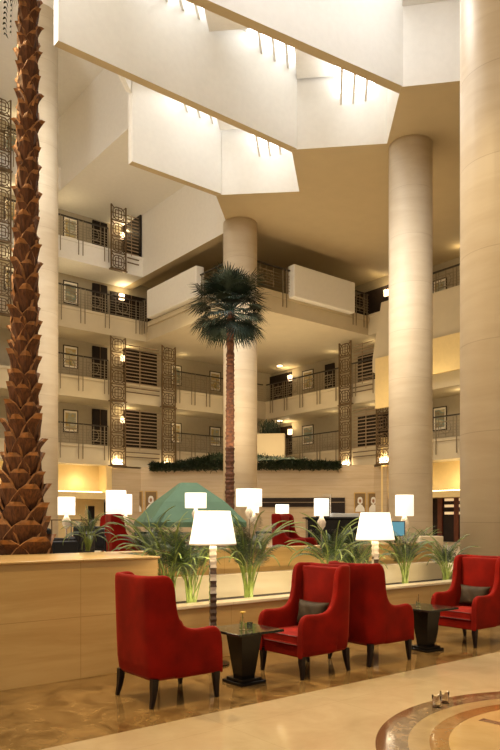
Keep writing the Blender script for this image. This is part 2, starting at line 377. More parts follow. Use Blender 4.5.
light('SPOT', 'column_fill', (3.5, 7.5, 10.5), 1700, WARM, .2, (11, 6.6, 4), 1.0, 1)  # added spot fill, warms the widest column
light('SPOT', 'column_fill', (9, 10.5, 12), 1300, WARM, .2, (17.9, 14.3, 5), 1.1, 1)  # added spot fill, warms the stout column
light('AREA', 'daylight_fill', (8.5, 10.3, 16.6), 130, (.98, .98, 1), 3, (10, 13.6, 15.2))  # two added area fills brighten the beam faces
light('AREA', 'daylight_fill', (13.5, 9.6, 16.6), 130, (.98, .98, 1), 3, (13.6, 12.9, 15.2))
# deep roof beams
def beam(p0, p1, t, ztop=17.2):
    mb = MB(); p0 = Vector((*p0, 0)); p1 = Vector((*p1, 0)); n = Vector((0, 1, 0))*t
    mb.prism([(p0.x, p0.y), (p1.x, p1.y), (p1.x+.3, p1.y+t), (p0.x, p0.y+t)], ZS+.01, ztop)
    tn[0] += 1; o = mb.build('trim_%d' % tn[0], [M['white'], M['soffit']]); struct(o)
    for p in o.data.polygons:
        if p.normal.z < -.5: p.material_index = 1  # underside shade given as a beige colour
BE = [((11.7, 21.2), (15.5, 21.2)), ((7.25, 17.05), (15.6, 17.05)), ((2.5, 14.4), (15.8, 12.7)), ((-2, 10.2), (15.8, 8.3))]
for a, b in BE: beam(a, b, .27)
# ceilings of the bays with skylight strips between hanging boxes
mb = MB(); mb.prism([(11.7, 21.3), (17.8, 21.3), (17.8, 3), (-8, 3), (-8, 1.6)], 16.95, 17.3); struct(mb.build('ceiling_bays', M['white']))
mb = MB(); mb.prism([(11.75, 21.3), (11.5, 21.3), (-8.2, 1.6), (-8, 1.6)], 16.4, 20.8); struct(mb.build('wall_bay_end', M['white']))
d1 = Vector((1, 1, 0)).normalized(); d2 = Vector((1, -1, 0)).normalized()
def slot(S, n, wn, L=3.0, wd=1.45, panel=2.2, z=16.9):
    """skylight strip left of the line S -> -(1,1), bars along it, a hanging box to its right"""
    S = Vector((S[0], S[1], 0)); a = S; b = S-d1*L
    if panel:
        c = b+d2*panel; d = a+d2*panel
        mb = MB(); mb.prism([(q.x, q.y) for q in (a, b, c, d)], 16.3, 16.96); trim(mb, M['white'])
    q = [a-d2*.02+d1*.5, b-d2*.02, b-d2*wd, a-d2*wd+d1*.5+d1*wd*.5]
    mb = MB(); mb.prism([(x.x, x.y) for x in q], z, z+.03); root = struct(mb.build('window_%d' % wn, M['skyglass']))
    for k in range(3):
        p = a-d2*(.28+.40*k)+d1*(.42*k); r = b-d2*(.28+.40*k)
        m2 = MB(); m2.bar((p.x, p.y, z-.18), (r.x, r.y, z-.18), .07, .36); m2.build('glazing_bar', M['white'], root)
slot((11.85, 21.1), 3, 2, panel=0) if False else None
slot((15.35, 21.05), 3, 2, L=3.2, panel=1.2)
slot((15.55, 17.0), 3, 3, panel=1.4)
slot((12.0, 17.0), 3, 4, panel=1.6)
slot((17.35, 15.2), 3, 5, panel=0, L=2.2, wd=1.3, z=15.75)
slot((17.35, 19.45), 3, 6, panel=0, L=2.2, wd=1.3, z=15.75)
slot((15.75, 12.75), 3, 7, panel=2.0, L=2.4)
slot((8.4, 17.0), 3, 8, panel=1.6)
slot((12.0, 12.9), 3, 9, panel=1.6, L=2.4)
slot((11.4, 21.05), 3, 10, panel=0, L=3) if False else None
# far-left high ceilings
mb = MB(); mb.box(13.4, 18.2, 21.3, 33.2, 17.2, 17.5); mb.prism([(11.5, 21.3), (13.4, 21.3), (13.4, 23.1)], 17.2, 17.5); struct(mb.build('ceiling_gallery', M['white']))
mb = MB(); mb.box(13.30, 13.42, 22.9, 33.2, 17.15, 20.7); struct(mb.build('wall_high_side', M['white']))
mb = MB(); mb.box(-14, 13.4, 3, 33.3, 20.6, 20.8); struct(mb.build('ceiling_high', M['white']))
# solid parapet boxes of the square terrace
def pbox(name, pts, z0, z1, label):
    mb = MB(); mb.prism(pts, z0, z1); o = mb.build(name, M['white'], bevel=.05, seg=3); return tag(o, label, 'parapet')
lz0 = zat(300, on_u(196, 17.6)); lz1 = zat(269.5, on_u(196, 17.6))
va, vb = on_u(147.5, 17.55).y, on_u(197, 17.55).y
pbox('balcony_parapet', [(17.5, va), (17.5, vb), (17.95, vb), (17.95, va)], 11.7, 13.1, 'solid white balcony parapet left of the pale column, above the fan palm')
ua, ub = on_v(292, 22.8).x, on_v(353, 22.8).x
pbox('balcony_parapet', [(ua, 22.65), (ub, 22.65), (ub, 23.1), (ua, 23.1)], 11.5, 12.95, 'solid cream balcony parapet right of the pale column, between two railings')
# blocky bay of the right gallery near the stout column
mb = MB()
p0 = on_u(372.5, 25.35); y0 = p0.y
zt = zat(302, on_u(383, 25.35)); zb = zat(372, p0)
prof = [(y0-.55, zt), (y0-.2, zt-1.6), (y0, zt-2.6), (y0, zb), (y0-.9, zb-.55), (y0-9, zb-.55), (y0-9, ST[2]-.02), (y0-2.2, ST[2]-.02), (y0-2.2, zt)]
bm = mb.bm; fa = [bm.verts.new((25.35, p[0], p[1])) for p in prof]; fb = [bm.verts.new((28.0, p[0], p[1])) for p in prof]
bm.faces.new(fa); bm.faces.new(fb[::-1])
for i in range(len(prof)): bm.faces.new((fa[i], fa[(i+1)%len(prof)], fb[(i+1)%len(prof)], fb[i]))
struct(mb.build('wall_bay_right', M['paint']))
py = on_u(431, 25.3).y
mb = MB(); mb.box(25.20, 25.34, 3, py+1.5, zat(372, on_u(447, 25.3)), zat(336, on_u(447, 25.3))); mb.box(25.20, 25.34, y0-1.25, y0-.3, 6.9, 9.3); trim(mb, M['ochre'])  # ochre panels put the warm glow of the lit band into the colour

# ================================================================== COLUMNS
def column(px, D, r, z0, z1, label):
    p = at(px, D, z0); mb = MB(); mb.lathe([(r, 0), (r, z1-z0)], n=48)
    o = mb.build('column', M['column']); o.location = p
    for q in o.data.polygons: q.use_smooth = abs(q.normal.z) < .5
    return tag(o, label, 'column')
column(39, 26, .70, RF, 20.6, 'tall pale column behind the thick rough palm trunk')
column(240.2, 28.9, .71, RF, ZS, 'tall pale column directly behind the slender fan palm')
column(410.5, 22.9, .71, RF, ZS, 'tall pale column meeting the beige ceiling, left of the widest column')
column(506, 12.2, .78, RF if False else 0, 17.3, 'widest cream stone column, cut by the right edge of the view')

# ================================================================== GALLERY FITTINGS
def railing(p0, p1, z, label, pairs, motifs=True, nb=6, group='balcony railings'):
    """p0, p1 xy of the rail line; posts in pairs hang down over the fascia"""
    p0 = Vector((p0[0], p0[1], 0)); p1 = Vector((p1[0], p1[1], 0)); d = p1-p0; L = d.length; d.normalize()
    t = thing('balcony_railing', label, 'railing', (p0.x, p0.y, z), math.atan2(d.y, d.x))
    MB().bar((0, 0, 1.05), (L, 0, 1.05), .07, .06).build('handrail', M['iron'], t)
    mb = MB()
    for k in range(nb): mb.bar((0, 0, .14+.13*k), (L, 0, .14+.13*k), .014, .018)
    mb.build('rail_bars', M['railbar'], t)
    xs = []
    for f in pairs: xs += [f*L-.11, f*L+.11]
    for x in xs: MB().bar((x, -.02, -.62), (x, -.02, 1.05), .035).build('post', M['railbar'], t)
    if motifs:
        for a, b in zip(pairs, pairs[1:]):
            c = (a+b)/2*L; mb = MB()
            r = .27
            mb.tube([(c+r*math.cos(q*PI/8), 0, .56+r*math.sin(q*PI/8)) for q in range(17)], .016, 5, cap=False)
            for sx in (-1, 1): mb.bar((c+sx*.38, 0, .14), (c+sx*.38, 0, .98), .022)
            mb.bar((c-.38, 0, .82), (c+.38, 0, .82), .022); mb.bar((c-.38, 0, .30), (c+.38, 0, .30), .022); mb.bar((c, 0, .14), (c, 0, .98), .02)
            mb.build('ring_motif', M['railbar'], t)
    return t
def uL(px, v=VL): return on_v(px, v).x
def vR(px, u=UR): return on_u(px, u).y
a, b = 13.0, uL(107)
for i, nm in ((0, 'lowest'), (1, 'second'), (3, 'topmost white')):
    railing((a, VL-.1), (b, VL-.1), ST[i], 'railing of the %s left gallery, beside the column and a framed print' % nm, [.05, .47, .97])
railing((a, VL-.1), (17.6, VL-.1), ST[2], 'long railing of the third left gallery running to the white parapet', [.04, .3, .58, .95])
railing((17.6, VL-.1), (17.6, va+.1), ST[2], 'short dark return railing beside the white parapet, third left gallery', [.3, .8], False)
for i, nm in ((0, 'lowest'), (1, 'second')):
    railing((uL(173), VL-.1), (25.6, VL-.1), ST[i], 'railing of the %s left gallery between bronze screen and middle column' % nm, [.04, .2, .36, .55, .8])
for i in (2, 3, 4):
    railing((uL(6), VL-.1), (12.6, VL-.1), ST[i], 'short railing beyond the thick trunk at far left, %s gallery' % ('third', 'fourth', 'fifth')[i-2], [.1, .6], False)
railing((17.75, vb), (17.75, 23.0), ST[2], 'terrace railing just left of the middle column above the fan palm', [.08, .9], True)
railing((17.95, 22.95), (ua, 22.95), ST[2], 'terrace railing just right of the middle column', [.1, .88], True)
for i, nm in ((0, 'lowest'), (1, 'second')):
    y1 = vR(341); railing((UR-.1, y1), (UR-.1, 30.8), ST[i], 'railing of the %s right gallery left of its bronze screen' % nm, [.03, .27, .5, .72, .93])
    bpy.data.objects
railing((ub, 22.95), (25.8, 22.95), ST[2], 'dark railing right of the cream parapet, against the stout column', [.2, .8], True)
y1, y2 = vR(464), vR(430)
for i, nm in ((0, 'lower'), (2, 'upper')):
    railing((UR-.1, y1), (UR-.1, y2), ST[i], '%s gallery railing seen between the two right columns' % nm, [.12, .85])
railing((UR-.28, vR(381, UR)), (UR-.28, vR(355, UR)), ST[1]-.0, 'short railing below the louvres at the right end of the second right gallery', [.1, .9], False, 4)

def lattice_screen():
    W, H = .86, 3.16
    t = thing('lattice_screen', '', 'screen')
    mb = MB()
    for x in (-W/2+.03, W/2-.03): mb.bar((x, 0, 0), (x, 0, H), .06, .06)
    n = 4; h = H/n; bw = .036
    for k in range(n):
        z0 = k*h; zc_ = z0+h/2
        mb.bar((-W/2, 0, z0+.03), (W/2, 0, z0+.03), .05, .045)
        hw, hh, c = W/2-.13, h/2-.10, .14
        pts = [(-hw+c, -hh), (hw-c, -hh), (hw, -hh+c), (hw, hh-c), (hw-c, hh), (-hw+c, hh), (-hw, hh-c), (-hw, -hh+c)]
        for i in range(8):
            p, q = pts[i], pts[(i+1) % 8]; mb.bar((p[0], 0, zc_+p[1]), (q[0], 0, zc_+q[1]), bw, bw, (0, 1, 0))
        for sx in (-1, 1):
            for sz in (-1, 1):
                mb.bar((sx*(hw-c/2), 0, zc_+sz*(hh-c/2)), (sx*(W/2-.03), 0, zc_+sz*(h/2)), bw, bw, (0, 1, 0))
            mb.bar((sx*hw, 0, zc_), (sx*W/2, 0, zc_), bw, bw, (0, 1, 0))
        q = .17
        for s_ in (-1, 1):
            mb.bar((s_*q, 0, zc_-q), (s_*q, 0, zc_+q), bw*.9); mb.bar((-q, 0, zc_+s_*q), (q, 0, zc_+s_*q), bw*.9)
            mb.bar((0, 0, zc_+s_*q), (0, 0, zc_+s_*hh), bw*.9)
        mb.bar((-q, 0, zc_), (q, 0, zc_), bw*.7); mb.bar((0, 0, zc_-q), (0, 0, zc_+q), bw*.7)
        mb.bar((-hw, 0, zc_), (-q, 0, zc_), bw*.8); mb.bar((q, 0, zc_), (hw, 0, zc_), bw*.8)
    mb.build('lattice', M['bronze'], t)
    MB().box(-W/2-.04, W/2+.04, -.06, .12, -.06, .0).build('bottom_ledge', M['bronze'], t)
    return t
L0 = lattice_screen(); used = [False]
def put_lattice(p, rz, label, lit=False, z=0):
    if not used[0]: o = L0; used[0] = True; o.location = (p[0], p[1], z); o.rotation_euler = (0, 0, rz); o['label'] = label
    else: o = dup(L0, (p[0], p[1], z), rz, label, skip='uplight')
    o['group'] = 'bronze lattice screens'
    if lit:
        n = Vector((math.sin(rz), -math.cos(rz), 0))
        c = MB().box(-.27, .27, .06, .09, .02, .30); c.build('uplight', M['brightlamp'], o)
        light('POINT', 'screen_uplight', (p[0]+n.x*.0-n.x*.12, p[1]-n.y*.12, z+.35), 7, WARM, .06)
    return o
cl1, cl2 = uL(116), uL(166.5)
for nm, px_ in (('left of the louvres', 116), ('right of the louvres', 166.5)):
    put_lattice((uL(px_), VL-.22), 0, 'glowing lattice screen of the lowest left gallery, %s' % nm, True, SB[0])
    put_lattice((uL(px_), VL-.22), 0, 'bronze lattice screen of the second left gallery, %s' % nm, False, SB[1])
put_lattice((uL(116.5), VL-.22), 0, 'bronze lattice screen on the topmost white left gallery, standing alone', False, SB[3])
for i, nm in ((2, 'third'), (3, 'fourth'), (4, 'fifth')):
    put_lattice((uL(0), VL-.22), 0, 'narrow bronze lattice at the left edge, left of the trunk, %s gallery' % nm, False, SB[i])
RZ = -PI/2
put_lattice((UR-.22, vR(348)), RZ, 'glowing bronze lattice screen of the lowest right gallery', True, SB[0])
put_lattice((UR-.22, vR(348)), RZ, 'bronze lattice screen of the second right gallery', False, SB[1])
put_lattice((UR-.22, vR(386)), RZ, 'glowing lattice screen half hidden by the stout column at right', True, SB[0])

def louvres(p0, p1, z, label, h=2.05):
    p0 = Vector((*p0, 0)); p1 = Vector((*p1, 0)); d = p1-p0; L = d.length
    t = thing('louvre_screen', label, 'screen', (p0.x, p0.y, z), math.atan2(d.y, d.x), 'louvre screens')
    mb = MB()
    for k in range(12): mb.bar((0, 0, .1+k*h/12), (L, 0, .1+k*h/12), .03, .045)
    mb.build('slats', M['slat'], t)
    MB().bar((L*.42, .03, 0), (L*.42, .03, h), .03).build('stile', M['slat'], t)
    mb = MB(); mb.bar((0, -.04, -.15), (L, -.04, -.15), .05, .05); mb.bar((0, -.04, -.38), (L, -.04, -.38), .04, .05); mb.build('lower_rails', M['bronze'], t)
    return t
for i, nm in ((0, 'lowest'), (1, 'second')):
    louvres((uL(125), VL-.1), (uL(158), VL-.1), ST[i], 'bronze louvres between lattice screens, %s left gallery' % nm)
louvres((uL(126), VL-.1), (uL(137.5), VL-.1), ST[3], 'narrow bronze louvres at the end of the topmost white gallery')
louvres((UR-.1, vR(355)), (UR-.1, vR(375)), ST[1], 'bronze louvres right of the screen, second right gallery')
louvres((UR-.1, vR(355)), (UR-.1, vR(384)), ST[0], 'bronze louvres between two glowing screens, lowest right gallery')

# doors and dark openings on the gallery back walls
dn = [1]
def door(pa, pb, z0, z1, axis, m='door', handle=False):
    dn[0] += 1; mb = MB()
    if axis == 'v': mb.box(min(pa, pb), max(pa, pb), 32.9, 33.0, z0, z1)
    else: mb.box(27.9, 28.0, min(pa, pb), max(pa, pb), z0, z1)
    o = struct(mb.build('door_%d' % dn[0], M[m]))
    if axis == 'v':
        q = (pa+pb)/2; MB().box(q-.015, q+.015, 32.88, 32.9, z0, z1).build('door_joint', M['bronze'], o)
    return o
for i in range(4):
    zz = ST[i]
    door(uL(92, 33), uL(106.5, 33), zz, zz+2.2, 'v')
    if i == 3: struct(MB().box(17.6, 17.69, 31.05, 32.95, zz, zz+2.3).build('door_39', M['door']))
    if i != 2: door(uL(123, 33), uL(156 if i < 2 else 140, 33), zz, zz+2.3, 'v')
    else: door(uL(110, 33), uL(150, 33), zz, zz+2.0, 'v')
for i in range(3): door(vR(257, 28), vR(292, 28), ST[i], ST[i]+2.15, 'u', 'darkwall')
door(vR(326, 28), vR(335, 28), ST[1], ST[1]+2.05, 'u')
door(vR(359, 28), vR(380, 28), ST[1], ST[1]+2.05, 'u'); door(vR(359, 28), vR(394, 28), ST[0], ST[0]+2.05, 'u')
door(vR(352, 28), vR(392, 28), ST[2], ST[2]+2.15, 'u', 'darkwall')
# ground floor right: mahogany display doorway
pA, pB = on_u(430, 27.0), on_u(464, 27.0)
zt_ = zat(495, pA)
o = struct(MB().box(26.93, 26.99, pB.y, pA.y, .6, zt_).build('door_40', M['darkwall']))
mb = MB()
for f in (0, .3, .78): y = pA.y+(pB.y-pA.y)*f; mb.box(26.84, 26.94, y-.22, y+.02, .6, zt_)
mb.box(26.84, 26.94, pB.y, pA.y, zt_-.12, zt_)
mb.build('door_frame', M['mahogany'], o)
for k, zz in enumerate((498, 504, 511)):
    z = zat(zz, pA); MB().box(26.88, 26.93, pB.y, pA.y-.9, z-.17, z-.05).build('lit_shelf', mat('lit_shelf_glow', (.8, .6, .35), .6, emit=(1, .72, .4), es=.55) if k == 0 else bpy.data.materials['lit_shelf_glow'], o)

# framed prints
def picture(p, z, rz, w_, h_, art, label, fr='frame'):
    t = thing('framed_picture', label, 'picture', (p[0], p[1], z), rz, 'framed prints in the galleries')
    mb = MB(); b = .05
    mb.box(-w_/2, w_/2, -.04, 0, -h_/2, -h_/2+b); mb.box(-w_/2, w_/2, -.04, 0, h_/2-b, h_/2); mb.box(-w_/2, -w_/2+b, -.04, 0, -h_/2, h_/2); mb.box(w_/2-b, w_/2, -.04, 0, -h_/2, h_/2)
    mb.build('frame', M[fr], t)
    MB().box(-w_/2+b, w_/2-b, -.02, 0, -h_/2+b, h_/2-b).build('mount', M['mount'], t)
    MB().box(-w_/2+.12, w_/2-.12, -.028, -.02, -h_/2+.15, h_/2-.15).build('print', art, t)
    return t
GN = ('lowest', 'second', 'third', 'fourth', 'fifth')
for i in range(4): picture((uL(70.5, 33), 33.0), ST[i]+1.45, 0, .8, 1.15, ART[i % 3], 'framed print on the %s left gallery just right of the column' % GN[i])
for i in (2, 3, 4): picture((uL(12, 33), 33.0), ST[i]+1.5, 0, .8, 1.15, ART[(i+1) % 3], 'framed print beyond the thick trunk at far left, %s gallery' % GN[i])
for i in (0, 1):
    picture((uL(215, 33), 33.0), ST[i]+1.35, 0, .8, 1.15, ART[i], 'framed print beside the middle column, %s left gallery' % GN[i])
    picture((uL(176, 33), 33.0), ST[i]+1.35, 0, .7, 1.15, ART[i+1], 'framed print half hidden by the lattice screen, %s left gallery' % GN[i])
    picture((28.0, vR(308, 28)), ST[i]+1.45, RZ, .95, 1.15, ART[2-i], 'framed print on the %s right gallery beside a lit sconce' % GN[i])
picture((28.0, vR(440, 28)), ST[2]+1.0, RZ, .8, 1.2, ART[0], 'dark framed print on the upper gallery between the two right columns')
picture((28.0, vR(440, 28)), ST[0]+1.35, RZ, .8, 1.15, ART[2], 'framed print on the lower gallery between the two right columns')

# sconces
def sconce(p, z, rz, label, e=14):
    t = thing('wall_sconce', label, 'wall lamp', (p[0], p[1], z), rz, 'gallery wall sconces')
    MB().box(-.14, .14, -.16, -.03, -.16, .16).build('lit_shade', M['sconce'], t, bevel=.01)
    MB().box(-.08, .08, -.04, 0, -.1, .1).build('bracket', M['bronze'], t)
    n = Vector((math.sin(rz), -math.cos(rz), 0))
    light('POINT', 'sconce_light', (p[0]+n.x*.35, p[1]+n.y*.35, z+.25), e, WARM, .08)
for i, nm in ((0, 'lowest'), (1, 'second'), (2, 'third'), (3, 'topmost')):
    px_ = 120.5 if i == 2 else 122; zz = ST[i]+1.75
    sconce((uL(px_+1, 32.8), 32.88), zz, 0, 'glowing square sconce in the %s left gallery' % nm, 22)
    light('POINT', 'corridor_light', (uL(75), 31.7, ST[i]+1.3), 7 if i < 2 else 14, WARM, .15)
for i in (0, 1):
    sconce((27.88, vR(291.5, 27.9)), ST[i]+1.75, RZ, 'glowing square sconce between dark door and print, %s right gallery' % GN[i], 22)
    light('POINT', 'corridor_light', (uL(195), 32.2, ST[i]+2.0), 6, WARM, .15)
    light('POINT', 'corridor_light', (26.9, vR(320), ST[i]+2.0), 7, WARM, .15)
    light('POINT', 'corridor_light', (26.9, vR(360), ST[i]+2.0), 10, WARM, .15)
sconce((27.88, vR(388, 27.9)), ST[2]+1.7, RZ, 'glowing sconce in the third gallery at the edge of the stout column', 30)
for i in (0, 2): light('POINT', 'corridor_light', (26.9, vR(447), ST[i]+2.0), 12, WARM, .15)
for i in (2, 3, 4): light('POINT', 'corridor_light', (11.5, 32.2, ST[i]+2.0), 10, WARM, .15)
# recessed downlights under the galleries
def downlight(p, z, label, e=25):
    o = MB().lathe([(.15, 0), (.15, .03)], n=16).build('downlight', M['brightlamp']); o.location = (p[0], p[1], z-.035); tag(o, label, 'ceiling light', 'recessed gallery downlights')
    light('SPOT', 'downlight_beam', (p[0], p[1], z-.1), e, WARM, .05, (p[0], p[1], 0), 2.3, .8)
downlight((26.9, vR(281, 27)), SB[2], 'small round downlight over the second right gallery near the sconce')
downlight((26.9, vR(281, 27)), SB[1], 'small round downlight over the lowest right gallery near the sconce')
# large warm area lights aimed up at the terrace undersides
light('AREA', 'terrace_uplight', (21.5, 25.5, 4.6), 260, (1, .78, .48), 4, (21.5, 26.0, 14))
light('AREA', 'lobby_uplight', (14, 19, 4.2), 300, (1, .76, .46), 5, (15, 21, 14))
for u in (12, 14.5): light('POINT', 'cove_glow', (u, 31.4, 3.5), 16, (1, .82, .5), .1)
light('POINT', 'cove_glow', (26.3, vR(447), 3.4), 20, (1, .82, .5), .1)
light('POINT', 'bay_glow', (24.2, vR(447)-.3, 7.6), 30, (1, .78, .42), .2)
for u, v in ((13, 27.5), (16, 27.0), (20, 23), (23.5, 20)):
    light('SPOT', 'lobby_downlight', (u, v, 10.5 if u > 18 else 13), 700, WARM, .2, (u, v, 0), 1.7, .8)

# ================================================================== HEDGE, TERRACE PLANTING
def hedge(name, px0, px1, zlo, hi, label, off=.5, n=4200):
    mb = MB()
    for k in range(n):
        px_ = px0+(px1-px0)*random.random(); tt = (px_-px0)/(px1-px0)
        p = cham(px_, 0, off*random.random()-.05)
        h = hi(px_)
        z = zlo-.18*random.random()+(h+.15)*random.random()**1.3
        d = Vector((random.uniform(-1, 1), random.uniform(-1, 1), random.uniform(-.6, 1))).normalized()*random.uniform(.10, .24)
        s_ = d.cross(Vector((random.random(), random.random(), 1))).normalized()*.035
        a = Vector((p.x, p.y, z)); v = [mb.bm.verts.new(x) for x in (a-s_, a+s_, a+d)]; mb.bm.faces.new(v)
    o = mb.build(name, M['hedge']); tag(o, label, 'hedge', None, 'stuff'); return o
hedge('trailing_hedge', 150, 226, 4.25, lambda p: .12+.55*max(0, (p-175)/50), 'dark trailing hedge on the ledge left of the middle column')
hedge('trailing_hedge', 256, 340, 4.25, lambda p: .50-.006*abs(p-256) if p < 318 else .12, 'dark trailing hedge on the ledge right of the middle column')
p = cham(270.5, 4.2, -2.2)
o = MB().box(-.78, .78, -.4, .4, .0, 1.95).build('planter_box', M['soffit'], bevel=.01); o.location = p; o.rotation_euler = (0, 0, -PI/4)
tag(o, 'plain cream planter box behind the hedge beside the middle column', 'planter')
t = thing('spiky_plant', 'dark spiky plant growing out of the cream planter box', 'plant', (p.x, p.y, 6.15))
mb = MB()
for k in range(46):
    a = random.random()*2*PI; r = random.uniform(.2, .9); bx = random.uniform(-.6, .6)
    b0 = Vector((bx*.7, -bx*.7, 0)); b1 = b0+Vector((math.cos(a)*r*.4, math.sin(a)*r*.4, .5+.3*random.random())); b2 = b0+Vector((math.cos(a)*r, math.sin(a)*r, .5*random.random()+.1))
    mb.tube([b0, b1, b2], [.02, .018, .004], 4)
mb.build('spiky_leaves', M['hedge'], t)

# ================================================================== PALMS
def frond(mb, base, az, L, lift, droop, nl=22, ll=.22, lw=.012, twist=0):
    """feather frond: rachis curve plus paired leaflets"""
    base = Vector(base); dh = Vector((math.cos(az), math.sin(az), 0)); pts = []; n = nl
    ang = lift; p = base.copy(); st = L/n
    for k in range(n+1):
        pts.append(p.copy()); p = p+(dh*math.cos(ang)+Vector((0, 0, 1))*math.sin(ang))*st; ang -= droop/n*(.5+1.4*k/n)
    side = dh.cross(Vector((0, 0, 1)))
    for k in range(int(n*.16), n):
        f = k/n; d = (pts[k+1]-pts[k]).normalized(); l = ll*(math.sin(min(1, .25+f*1.02)*PI)**.6+.12)*random.uniform(.85, 1.1)
        up = side.cross(d).normalized()*-1
        if up.z < 0: up = -up
        for sx in (-1, 1):
            for q in (0,):
                o_ = pts[k]+d*st*q
                dirn = (side*sx*.95+d*.55+up*.22).normalized()
                tip = o_+dirn*l*.75+Vector((0, 0, -l*.28))
                mid = o_+dirn*l*.42+Vector((0, 0, -l*.02))
                wv = d*lw
                a, b = mb.bm.verts.new(o_-wv*.4), mb.bm.verts.new(o_+wv*.4); c, e = mb.bm.verts.new(mid-wv), mb.bm.verts.new(mid+wv); g = mb.bm.verts.new(tip)
                mb.bm.faces.new((a, b, e, c)); mb.bm.faces.new((c, e, g))
    return pts
def areca(h, nf, seed, spread=.5):
    random.seed(seed)
    t = thing('areca_palm', '', 'potted palm'); mf = MB(); ms = MB()
    for k in range(nf):
        a = 2*PI*k*.381966+random.uniform(-.2, .2); f = k/nf
        bx = Vector((random.uniform(-.055, .055), random.uniform(-.045, .045), 0))
        sh = h*(.26+.14*random.random()); lean = .02+.10*random.random()
        top = bx+Vector((math.cos(a)*lean, math.sin(a)*lean, sh))
        ms.tube([bx, (bx+top)/2+Vector((0, 0, .02)), top], [.011, .009, .006], 5)
        lift = 1.54-.50*f*spread*1.3-random.uniform(0, .2)
        L = h*(.80-.18*f)*random.uniform(.88, 1.05)
        pts = frond(mf, top, a, L, lift, 1.0+1.0*f, 40, .15*h, .0046)
        ms.tube(pts[::3], [.007]*(len(pts[::3])-1)+[.002], 4)
    mf.build('fronds', M['leaf'], t); ms.build('stems', M['leaf_light'], t)
    return t
pal = [areca(1.12, 26, 11), areca(1.02, 24, 23, .9), areca(.92, 24, 37, .8), areca(.95, 22, 51, 2.1)]
pu = [False]*4
def put_palm(i, px_, v, label, rz=0, s=1, z=.56):
    p = on_v(px_, v, z)
    if not pu[i]: o = pal[i]; pu[i] = True; o.location = p; o.rotation_euler = (0, 0, rz); o['label'] = label; o.scale = (s,)*3
    else: o = dup(pal[i], p, rz, label, None, s)
    o['group'] = 'feathery palms in the planters'; return o
put_palm(0, 191, 6.95, 'feathery palm directly behind the large floor lamp stem, left side', .4, .95)
put_palm(1, 168, 7.05, 'feathery palm left of the big lampshade, above the nearest red armchair', 2.0, 1.15)
put_palm(0, 249, 6.95, 'tallest feathery palm right of the big lampshade, above the side table', 1.2, 1.12)
put_palm(1, 331, 7.0, 'feathery palm behind the second red armchair', 3.9, 1.15)
put_palm(2, 357, 7.0, 'feathery palm behind the second lamp, above the third red armchair', .9, 1.05)
put_palm(0, 405, 7.0, 'feathery palm right of the second big lampshade', 4.4, .9)
put_palm(2, 446, 7.0, 'small feathery palm between the stout column and the widest column', 2.6, .9)
put_palm(3, 88, 8.3, 'bushy low palm on the tall planter block right of the thick trunk', 1.4, .62, 1.2)
put_palm(1, 152, 9.4, 'grey green palm rising behind the end of the tall planter block', .3, 1.22, RF)
put_palm(1, 260, 11, 'palm on the raised lobby left of the distant front-facing red armchair', 1.1, .75, .9) if False else None
put_palm(2, 424, 12.3, 'dark bushy palm on the raised lobby beside the cream box', .3, .9, .6)

